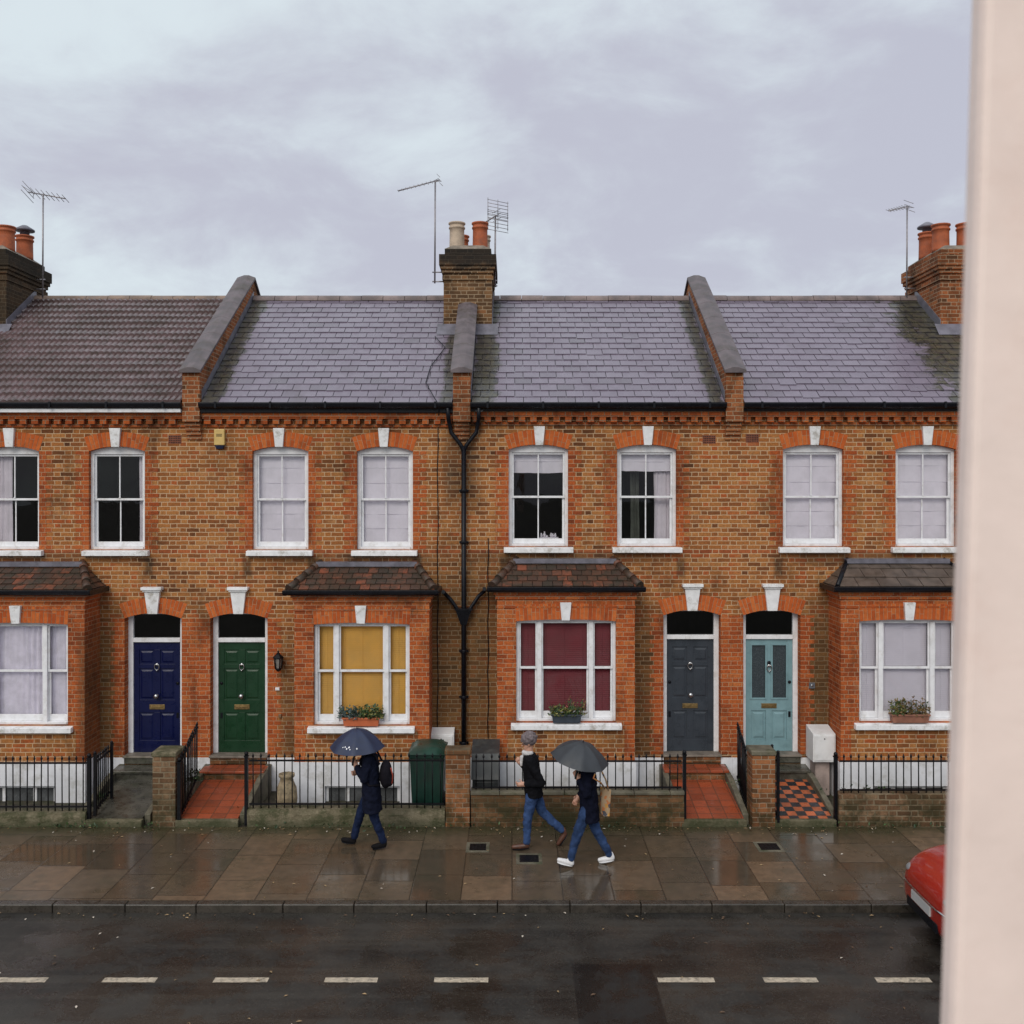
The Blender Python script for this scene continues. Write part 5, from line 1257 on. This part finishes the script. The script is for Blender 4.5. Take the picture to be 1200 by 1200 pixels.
# ------------------------------------------------------------------ people (facing left = -x); local f = forward, l = towards the camera, z = up
SKIN = simple('skin', (.50, .27, .19), .5, .1, 20, 0)
def cloth(name, c, sc_=14, var=.3): return simple(name, c, .9, var, sc_, .3, 160, spec=.08)
NAVY = cloth('navy_coat', (.008, .010, .022)); BLACK = cloth('black_jacket', (.007, .007, .009)); INK = cloth('dark_indigo_coat', (.006, .007, .016))
JEAN1 = cloth('dark_jeans', (.011, .018, .048), 9, .4); JEAN2 = cloth('blue_jeans', (.035, .065, .155), 7, .45); JEAN3 = cloth('mid_blue_jeans', (.030, .055, .13), 7, .45)
def person(hx, hy, label, pose, coat, coat_z, jeans, shoes, hat=None, hair=None, scarf=None, coat_w=1.0, coat_flare=1.0):
    W = lambda f, l, z: (hx-f, hy-l, z)
    t = thing('person', (hx, hy, 0), label, 'person'); p = pose
    hip = p['hip']; lean = p.get('lean', .05)
    sh = (hip[0]+lean, p['sh']); neck = (sh[0]+.02, p['sh']+.07); head = p['head']
    body = MB(); tr = MB(); ct = MB()
    # torso of the body and of the coat as stacked ellipses
    def torso(mb, g, zlow, flare):
        z0 = zlow; rg = []
        prof = [(0, .135*flare, .205*flare), (.3, .132*(1+flare)/2, .195*(1+flare)/2), (.55, .125, .185), (.8, .13, .20), (.93, .115, .205), (1.0, .075, .13)]
        for (u, rf, rl) in prof:
            z = z0+(p['sh']+.035-z0)*u; v = (z-hip[1])/(p['sh']-hip[1]); f = hip[0]+lean*max(-.6, v)
            c = W(f, 0, z); rg.append((c[0], c[1], c[2], (rf+g)*coat_w, (rl+g)*coat_w))
        mb.rings(rg, 22)
    torso(body, -.035, hip[1]-.06, .9); torso(ct, 0, coat_z, coat_flare)
    body.cone(W(sh[0]+.0, 0, p['sh']-.02), W(head[0]-.015, 0, head[1]-.06), .055, .052)
    for sd, (hp, kn, an, toe) in p['legs'].items():
        l = .085 if sd == 'L' else -.085
        a, b, c = W(hp[0], l, hp[1]), W(kn[0], l, kn[1]), W(an[0], l, an[1])
        body.cone(a, b, .07, .05); body.cone(b, c, .05, .034)
        tr.cone(a, b, .098, .068, 14); tr.cone(b, tuple(b[i]+(c[i]-b[i])*.93 for i in range(3)), .068, .052, 14)
        # foot
        hl = p['heel'][sd]; d = Vector((an[0]-hl[0], 0, an[1]-hl[1]))
        body.cone(W(hl[0]+.05, l, hl[1]+.04), W(hl[0]+(toe[0]-hl[0])*.6, l, hl[1]+(toe[1]-hl[1])*.6+.04), .022, .018)
        sm = MB(); A, T = Vector(W(hl[0]+.035, l, hl[1]+.045)), Vector(W(toe[0]-.04, l, toe[1]+.035)); mid = A.lerp(T, .55)
        sm.cone(A, mid, .037, .040); sm.cone(mid, T, .040, .031); sm.cone(A+Vector((0, 0, .01)), Vector(c)+Vector((0, 0, .02)), .037, .042)
        up = (T-A).normalized(); sole_n = Vector((up.z, 0, -up.x)); sole_n = -sole_n if sole_n.z > 0 else sole_n
        so_ = sm.build('shoe', shoes, t, remesh=.009, smooth=2)
        sl = MB(); pts = []
        for k in range(14):
            a_ = 2*math.pi*k/14; u = .5+.5*math.cos(a_)*1.0; wv = .041*math.sin(a_)*(1.0 if u > .4 else .85)
            c0 = A.lerp(T, -.12+u*1.22) + sole_n*.026; pts.append(c0+Vector((0, wv, 0)))
        n = len(pts); sl.mesh(pts+[q+sole_n*.014 for q in pts], [tuple(range(n)), tuple(range(2*n-1, n-1, -1))]+[(i, (i+1)%n, (i+1)%n+n, i+n) for i in range(n)])
        sl.build('sole', p.get('sole', M['black']), so_)
    c = W(hip[0], 0, hip[1]); tr.ball((c[0], c[1], c[2]+.02), (.125, .165, .12))
    # arms
    for sd, (el, ha, curl, adir) in p['arms'].items():
        s = 1 if sd == 'L' else -1; ls = .185*s
        S, E, Hn = Vector(W(sh[0], ls, p['sh']-.03)), Vector(W(el[0], el[2]*s if len(el) > 2 else .23*s, el[1])), Vector(W(ha[0], ha[2]*s if len(ha) > 2 else .14*s, ha[1]))
        body.cone(S, E, .045, .036); body.cone(E, Hn, .036, .026)
        ct.cone(S, E, .072, .056, 14); ct.cone(E, E.lerp(Hn, .88), .056, .046, 14)
        a = (Hn-E).normalized(); n = Vector(adir); n = (n - a*n.dot(a)).normalized(); sd_ = a.cross(n)
        if (sd_.z if abs(sd_.z) > .3 else -sd_.x) < 0: sd_ = -sd_
        body.cone(Hn, Hn+a*.075, .026, .034, 10); body.cone(Hn+sd_*.018, Hn+a*.07+sd_*.022, .02, .018, 8); body.cone(Hn-sd_*.018, Hn+a*.07-sd_*.022, .02, .018, 8)
        for k, fl in enumerate((.9, 1.0, .95, .75)):
            q = Hn+a*.085+sd_*(.03-.02*k); ang = R(15); dcur = a
            for L in (.042, .027, .021):
                dcur = (a*math.cos(ang)+n*math.sin(ang)); q2 = q+dcur*L*fl; body.cone(q, q2, .0085, .0075, 8); q = q2; ang += R(curl)
        q = Hn+a*.03+sd_*.035; q2 = q+(a*.6+sd_*.5+n*.6).normalized()*.04; body.cone(q, q2, .011, .009, 8); body.cone(q2, q2+(a*.8+n*.7-sd_*.1).normalized()*.03, .009, .008, 8)
    # head looking forward and a little down
    hc = Vector(W(head[0], 0, head[1])); tl = R(p.get('nod', 10)); fw = Vector((-math.cos(tl), 0, -math.sin(tl))); upv = Vector((-math.sin(tl), 0, math.cos(tl)))
    hp = lambda f, l, u: tuple(hc+fw*f+Vector((0, -l, 0))+upv*u)
    body.ball(hp(-.015, 0, .02), (.092, .074, .098), 16, 12); body.cone(hp(.02, 0, -.04), hp(.045, 0, -.075), .058, .040); body.cone(hp(.07, 0, .01), hp(.098, 0, -.022), .010, .014)
    body.cone(hp(.07, -.02, -.05), hp(.07, .02, -.05), .013, .013); body.cone(hp(.065, -.035, .028), hp(.065, .035, .028), .018, .018)
    for s in (-1, 1): body.ball(hp(-.01, .074*s, -.005), (.022, .010, .032), 8, 6)
    bo = body.build('body', SKIN, t, remesh=.0055, smooth=2)
    for s in (-1, 1):
        e = MB(); e.ball(hp(.083, .03*s, .008), (.008, .010, .008), 8, 6); e.build('eye', M['black'], bo)
    tr.build('trousers', jeans, t, remesh=.009, smooth=3, crease=.030)
    collar = W(sh[0]+.02, 0, p['sh']+.03); ct.lathe(collar, [(.075, -.03), (.08, .0), (.07, .035), (.06, .04)], 14)
    co = ct.build('coat', coat, t, remesh=.009, smooth=3, crease=.034)
    if hat:
        mb = MB(); rr = random.Random(3)
        mb.ball(hp(-.025, 0, .045), (.118, .10, .10), 20, 14); mb.tube([hp(.075*math.cos(a)-.02, .085*math.sin(a), .035) for a in [2*math.pi*k/20 for k in range(21)]], .022, 8, caps=True)
        for k in range(70):
            a, b = rr.uniform(0, 6.28), rr.uniform(.0, 1.5); mb.ball(hp(-.03+.115*math.cos(a)*math.cos(b), .098*math.sin(a)*math.cos(b), .045+.10*math.sin(b)), .024, 6, 4)
        mb.build('hat', hat, t, remesh=.008, smooth=1)
    if hair:
        mb = MB(); mb.ball(hp(-.03, 0, .04), (.098, .086, .098), 16, 12); mb.cone(hp(-.06, 0, .0), hp(-.075, 0, -.09), .075, .055); mb.build('hair', hair, t, remesh=.008, smooth=2)
    if scarf:
        mb = MB(); c = W(sh[0]+.035, 0, p['sh']+.055); mb.lathe(c, [(.07, -.03), (.088, -.01), (.085, .02), (.065, .035)], 14)
        mb.cone(W(sh[0]+.12, .045, p['sh']+.0), W(sh[0]+.125, .05, p['sh']-.11), .03, .024); mb.build('scarf', scarf, t, remesh=.008, smooth=2)
    return t, W, hp

def umbrella(grip, apex, Rr, rise, colour, label, flecks=False, tilt=None):
    g, a = Vector(grip), Vector(apex); ax = (a-g).normalized() if tilt is None else Vector(tilt).normalized()
    t = thing('umbrella', grip, label, 'umbrella')
    u = ax.orthogonal().normalized(); v = ax.cross(u); N = 8; K = 6; J = 7
    def pt(rho, th, lift=0):
        fr = (th*N/(2*math.pi)) % 1; sc_ = math.sin(math.pi*fr)
        rr = Rr*rho*(1-.075*sc_*rho); z = -rise*(rho**1.9) - .012*sc_*rho - .02*sc_*(1-rho)*rho
        return a + ax*(z+lift) + (u*math.cos(th)+v*math.sin(th))*rr
    cm = simple('umbrella_cloth', colour, .55, .2, 8, .1, 120); mb = MB(); nt_ = N*K; vs = [pt(0, 0)]
    for j in range(1, J+1):
        for k in range(nt_): vs.append(pt(j/J, 2*math.pi*k/nt_))
    fs = [(0, 1+k, 1+(k+1)%nt_) for k in range(nt_)]
    for j in range(J-1):
        for k in range(nt_): b = 1+j*nt_; fs.append((b+k, b+nt_+k, b+nt_+(k+1)%nt_, b+(k+1)%nt_))
    mb.mesh(vs, fs, 0, True)
    mats = [cm]
    if flecks:
        mats.append(M['white'])
        for (rho, th, s) in ((.80, R(200), .014), (.84, R(206), .016), (.80, R(212), .018), (.86, R(216), .012), (.84, R(233), .016), (.82, R(194), .011)):
            c = pt(rho, th, .006); e1 = (pt(rho+.03, th, .006)-c).normalized()*s; e2 = (pt(rho, th+.05, .006)-c).normalized()*s*.8; mb.poly([c-e1, c+e2, c+e1, c-e2], 1)
    mb.build('canopy', mats, t)
    for k in range(N):
        th = 2*math.pi*k/N; rb = MB(); rb.tube([pt(r_, th, -.006) for r_ in (.02, .25, .5, .75, 1.0)], .003, 5); mid = pt(.5, th, -.006); rb.tube([mid, a-ax*.22], .0025, 4); rb.build('rib', AL, t)
    mb = MB(); gd = (a-g).normalized(); mb.tube([g+gd*.05, a-ax*.0], .006, 6); mb.build('shaft', AL, t)
    mb = MB(); mb.tube([a, a+ax*.035], [.007, .004], 6); mb.build('ferrule', M['black'], t)
    mb = MB(); mb.tube([g-gd*.06, g-gd*.05, g+gd*.05, g+gd*.06], [.010, .015, .014, .010], 8); mb.build('handle', M['black'], t)
    return t

# person under the navy umbrella, left
D1 = 14.4; x1 = X(435, D1)
pose = dict(hip=(0, .88), sh=1.37, lean=.03, head=(.06, 1.55), nod=14,
    legs={'R': ((.0, .86), (.17, .49), (.27, .105), (.47, .055)), 'L': ((0, .86), (-.055, .48), (-.20, .10), (.0, .012))},
    heel={'R': (.23, .02), 'L': (-.24, .03)},
    arms={'L': ((.07, 1.06), (.20, 1.235, .13), 62, (0, 1, 0)), 'R': ((.10, 1.08), (.21, 1.08, .10), 40, (0, -1, .3))})
p1, W1, hp1 = person(x1, D1, 'person in a long navy coat and dark jeans walking under the navy umbrella', pose, NAVY, .55, JEAN1, cloth('black_leather', (.010, .009, .010)), hair=cloth('dark_hair', (.03, .018, .012)), coat_flare=1.04)
g1 = W1(.245, .13, 1.30); umbrella(g1, W1(.20, .07, 1.765), .405, .27, (.017, .026, .062), 'navy umbrella with white flecks held by the person walking on the left', True, tilt=(-.02, -.06, 1))
bp = MB(); c = W1(-.215, .0, 1.08); bp.ball((c[0], c[1], c[2]), (.095, .15, .21), 16, 12); bp.ball((c[0]+.06, c[1], c[2]-.07), (.06, .11, .11), 12, 8)
BPM = cloth('black_backpack', (.012, .011, .015))
o = bp.build('backpack', BPM, org=(c[0], c[1], c[2]), remesh=.011, smooth=2); tag(o, 'black backpack with a red trim worn by the person under the navy umbrella', 'backpack')
mb = MB(); mb.tube([(c[0]+.088, c[1]-.11, c[2]+.12), (c[0]+.108, c[1]-.06, c[2]+.0), (c[0]+.1, c[1]-.08, c[2]-.12)], .010, 6); mb.build('trim', simple('red_trim', (.30, .05, .03), .5), o)
for s in (-1, 1):
    mb = MB(); mb.tube([W1(-.14, s*.11, 1.25), W1(-.08, s*.115, 1.37), W1(.03, s*.12, 1.425), W1(.14, s*.12, 1.33), W1(.155, s*.13, 1.15), W1(.0, s*.2, .97), W1(-.13, s*.12, .95)], .015, 6); mb.build('strap', BPM, o)

# bare-headed man in the woolly hat
D2 = 14.38; x2 = X(625, D2)
pose = dict(hip=(0, .88), sh=1.345, lean=.05, head=(.075, 1.545), nod=16,
    legs={'L': ((.01, .86), (.085, .47), (.10, .10), (.33, .014)), 'R': ((0, .86), (-.135, .50), (-.44, .22), (-.33, .0))},
    heel={'L': (.055, .02), 'R': (-.50, .13)},
    arms={'L': ((-.12, 1.03, .24), (.13, .985, .16), 45, (0, 1, .2)), 'R': ((.04, 1.04), (.16, 1.19, .10), 45, (.2, 1, 0))})
p2, W2, hp2 = person(x2, D2, 'person in a grey woolly hat and black jacket with blue jeans and brown shoes', pose, BLACK, .78, JEAN2, simple('brown_leather', (.085, .032, .018), .45, .3, 12), hat=cloth('grey_wool', (.17, .14, .145), 40, .35), scarf=cloth('white_scarf', (.58, .56, .56)))

# person in white trainers under the charcoal umbrella
D3 = 13.72; x3 = X(690, D3)
pose = dict(hip=(0, .88), sh=1.36, lean=.03, head=(.05, 1.54), nod=10, sole=M['white'],
    legs={'L': ((.01, .86), (.16, .49), (.26, .11), (.46, .075)), 'R': ((0, .86), (-.10, .48), (-.31, .11), (-.12, .012))},
    heel={'L': (.21, .02), 'R': (-.37, .03)},
    arms={'L': ((.05, 1.06), (.15, 1.245, .14), 62, (0, 1, 0)), 'R': ((.02, 1.05), (.12, .92, .18), 30, (0, -1, 0))})
p3, W3, hp3 = person(x3, D3, 'person in a dark coat with jeans and white trainers under the charcoal umbrella', pose, INK, .64, JEAN3, simple('white_trainer', (.72, .71, .72), .5, .08, 20, 0, dirt=(.4, .4, .4)), hair=cloth('brown_hair', (.05, .028, .016)), scarf=cloth('pale_scarf', (.5, .47, .45)))
g3 = W3(.185, .14, 1.31); umbrella(g3, W3(.085, .08, 1.745), .415, .24, (.030, .034, .040), 'charcoal grey umbrella tilted back over the person in white trainers', False, tilt=(.20, -.16, 1))
def tote_mat():
    m = Mat('floral_canvas'); v = m.n('ShaderNodeTexVoronoi'); m.put(v.inputs['Vector'], m.vadd(m.pos(), m.vmul(m.noise(9, 2, color=True), (.08,)*3))); v.inputs['Scale'].default_value = 17
    q = m.n('ShaderNodeSeparateColor'); m.put(q.inputs[0], v.outputs['Color'])
    m.set(m.ramp(q.outputs[0], [(0, (.36, .25, .15)), (.35, (.42, .15, .05)), (.5, (.34, .24, .15)), (.68, (.07, .07, .085)), (.82, (.45, .22, .05))], True), .85); return m.m
tb = MB(); c = Vector(W3(-.215, .06, .90))
vs = []; nx, nz = 8, 8
for sgn in (-1, 1):
    for j in range(nz+1):
        for i in range(nx+1):
            u, v = i/nx*2-1, j/nz; b = .045*(1-u*u)*(1-(v*1.6-.6)**2 if v < 1 else 0)+.006
            vs.append((c.x+sgn*b*1.0+.02*(v), c.y+u*.12*(.9+.1*v), c.z-.17+.37*v+.01*math.sin(u*5)))
n1 = (nx+1)*(nz+1); fs = []
for k in (0, n1):
    for j in range(nz):
        for i in range(nx): b = k+j*(nx+1)+i; fs.append((b, b+1, b+nx+2, b+nx+1))
for j in range(nz):
    for i in (0, nx): b = j*(nx+1)+i; fs.append((b, b+nx+1, b+nx+1+n1, b+n1))
for i in range(nx): fs.append((i, i+1, i+1+n1, i+n1))
tb.mesh(vs, fs, 0, True)
TM = tote_mat(); o = tb.build('tote_bag', TM, org=c); o.rotation_euler = (0, 0, R(30)); tag(o, 'floral orange and cream tote bag hanging behind the person in white trainers', 'tote bag')
mb = MB(); mb.tube([(c.x+.02, c.y-.07, c.z+.18), Vector(W3(-.17, .15, 1.25)), Vector(W3(-.06, .20, 1.40)), Vector(W3(.04, .21, 1.405)), Vector(W3(.07, .2, 1.32)), Vector(W3(-.08, .17, 1.22)), (c.x+.02, c.y+.02, c.z+.18)], .012, 6)
o2 = mb.build('strap', TM, o)

# ------------------------------------------------------------------ red hatchback parked at the kerb, front towards the left
def car(x0, yc):
    RED = Mat('red_car_paint'); RED.set((.30, .016, .009), .25, .5); RED.b.inputs['Coat Weight'].default_value = .6; RED.b.inputs['Coat Roughness'].default_value = .05; RED = RED.m
    CG = Mat('car_glass'); CG.set((.012, .014, .016), .06, .6); CG = CG.m
    TY = simple('tyre_rubber', (.015, .015, .015), .8, .2, 20); z0 = -.1
    t = thing('parked_car', (x0+1.95, yc, z0), 'red hatchback parked at the kerb at the right edge', 'car')
    st = [(0, .36, .64, .50), (.05, .28, .76, .64), (.18, .22, .86, .76), (.42, .20, .95, .83), (.75, .18, 1.0, .85), (1.15, .18, 1.02, .855), (2.2, .18, 1.03, .86), (3.3, .19, 1.03, .85), (3.7, .24, .98, .80), (3.85, .32, .90, .70)]
    mb = MB(); vs = []; n = 0
    for (x, zb, zt, hw) in st:
        half = [(0, zb), (hw*.8, zb), (hw*.98, zb+.10), (hw, (zb+zt)/2), (hw*.97, zt-.10), (hw*.86, zt-.01), (hw*.4, zt+.02)]
        ring = half + [(0, zt+.03)] + [(-a, b) for a, b in reversed(half[1:])]; n = len(ring)
        vs += [(x0+x, yc+a, z0+b) for a, b in ring]
    fs = [tuple(range(n))] + [tuple(range((len(st)-1)*n+n-1, (len(st)-1)*n-1, -1))]
    for i in range(len(st)-1):
        for k in range(n): fs.append((i*n+k, (i+1)*n+k, (i+1)*n+(k+1)%n, i*n+(k+1)%n))
    mb.mesh(vs, fs, 0, True); bo = mb.build('body', RED, t); md = bo.modifiers.new('s', 'SUBSURF'); md.levels = 2; md.render_levels = 2
    lo = [(x0+.72, .76), (x0+3.7, .74)]; hi = [(x0+1.5, .58), (x0+3.15, .57)]; zl, zh = z0+1.0, z0+1.5
    mb = MB(); A = [(lo[0][0], yc-.76, zl), (lo[1][0], yc-.74, zl), (lo[1][0], yc+.74, zl), (lo[0][0], yc+.76, zl)]; B = [(hi[0][0], yc-.58, zh), (hi[1][0], yc-.57, zh), (hi[1][0], yc+.57, zh), (hi[0][0], yc+.58, zh)]
    mid = [((hi[0][0]+hi[1][0])/2, yc, zh+.045)]
    mb.mesh(A+B+mid, [(0,1,5,4),(1,2,6,5),(2,3,7,6),(3,0,4,7),(4,5,8),(5,6,8),(6,7,8),(7,4,8)], 0); mb.build('cabin', RED, t, bevel=.03)
    def pane(nm, P, off):
        P = [Vector(q) for q in P]; c = sum(P, Vector())/4; nrm = (P[1]-P[0]).cross(P[3]-P[0]).normalized(); nrm = nrm if nrm.dot(c-Vector((x0+2.2, yc, z0+1.0))) > 0 else -nrm
        mb = MB(); q = [c+(p-c)*.88+nrm*off for p in P]; mb.poly(q); mb.build(nm, CG, t)
    pane('windscreen', [A[0], A[3], B[3], B[0]], .006); pane('rear_window', [A[1], A[2], B[2], B[1]], .006)
    for s in (0, 3):
        a, b, c_, d = (A[0], A[1], B[1], B[0]) if s == 0 else (A[3], A[2], B[2], B[3])
        L = lambda u, P, Q: tuple(P[i]+(Q[i]-P[i])*u for i in range(3))
        pane('side_window', [L(.04, a, b), L(.5, a, b), L(.5, d, c_), L(0, d, c_)], .006); pane('side_window', [L(.52, a, b), L(.96, a, b), L(.98, d, c_), L(.52, d, c_)], .006)
    for xx in (.72, 3.12):
        for s in (-1, 1):
            mb = MB(); yy = yc+s*.74; prof = [(.30, -.09), (.31, -.06), (.31, .06), (.30, .09)]
            vs = []
            for r_, h_ in [(.20, -.09)]+prof+[(.20, .09)]:
                for k in range(24): a = 2*math.pi*k/24; vs.append((x0+xx+r_*math.cos(a), yy+h_, z0+.31+r_*math.sin(a)))
            mb.mesh(vs, [(i*24+k, i*24+(k+1)%24, (i+1)*24+(k+1)%24, (i+1)*24+k) for i in range(5) for k in range(24)], 0, True); w = mb.build('wheel', TY, t)
            mb = MB(); mb.lathe((x0+xx, yy-(.03 if s < 0 else -.03)*1+0, z0+.31), [(.205, -.04), (.205, .02), (.17, .03), (.06, .045), (.02, .05)], 20, axis='y'); mb.build('rim', M['chrome'], w)
            mb = MB(); mb.tube([(x0+xx+.345*math.cos(R(q)), yc+s*.80, z0+.31+.345*math.sin(R(q))) for q in range(-10, 191, 20)], .05, 6); mb.build('wheel_arch', M['black'], t)
    for s in (-1, 1):
        mb = MB(); mb.ball((x0+.175, yc+s*.52, z0+.715), (.135, .15, .07), 14, 10); mb.build('headlight', simple('headlight_lens', (.22, .22, .23), .08, .1, 8, 0), t)
        mb = MB(); mb.ball((x0+3.80, yc+s*.62, z0+.78), (.05, .10, .13), 12, 8); mb.build('tail_light', simple('tail_lens', (.3, .01, .01), .15), t)
        mb = MB(); mb.ball((x0+1.25, yc+s*.92, z0+1.02), (.07, .10, .065), 12, 8); mb.build('wing_mirror', RED, t)
        mb = MB(); mb.box(x0+2.1, x0+2.28, yc+s*.872-.012, yc+s*.872+.012, z0+.80, z0+.83); mb.build('door_handle', RED, t, bevel=.008)
    mb = MB(); mb.box(x0-.012, x0+.03, yc-.26, yc+.26, z0+.46, z0+.57); o = mb.build('number_plate', simple('white_plate', (.45, .45, .44), .35, .03, 10, 0), t, bevel=.004)
    mb = MB(); mb.tube([(x0+.045, yc-.66, z0+.60), (x0-.006, yc-.42, z0+.605), (x0-.012, yc, z0+.605), (x0-.006, yc+.42, z0+.605), (x0+.045, yc+.66, z0+.60)], .010, 6); mb.build('highlight_strip', M['chrome'], t)  # thin chrome line standing in for light highlights along the bodywork
    mb = MB(); mb.box(x0-.0, x0+.06, yc-.42, yc+.42, z0+.33, z0+.44); mb.build('grille', M['black'], t, bevel=.01)
car(4.80, 11.52)

# ------------------------------------------------------------------ our own window: the cream post close to the lens
CR = simple('cream_paint_flare_pink', (.90, .735, .66), .6, .05, 14, .12, 60, dirt=(.80, .60, .52), dirt_amt=.5)  # cream paint; part of its pink is lens flare mixed into the colour
t = thing('window_frame', (.163, .36, 4.4), 'cream painted window post close up at the right edge', 'window frame')
mb = MB(); sl_ = .0310
def slanted(mb, xa, xb, y0, y1, z0, z1):
    q = lambda x, z: x + (z-CAMZ)*sl_
    v = [(q(x, z), y, z) for z in (z0, z1) for x, y in ((xa, y0), (xb, y0), (xb, y1), (xa, y1))]
    mb.mesh(v, [(3,2,1,0),(4,5,6,7),(0,1,5,4),(1,2,6,5),(2,3,7,6),(3,0,4,7)])
slanted(mb, .1888, .262, .405, .42, 4.4, 6.1); mb.build('stile', CR, t, bevel=.004)
mb = MB(); slanted(mb, .2625, .36, .39, .47, 4.38, 6.12); mb.build('jamb', CR, t, bevel=.005)
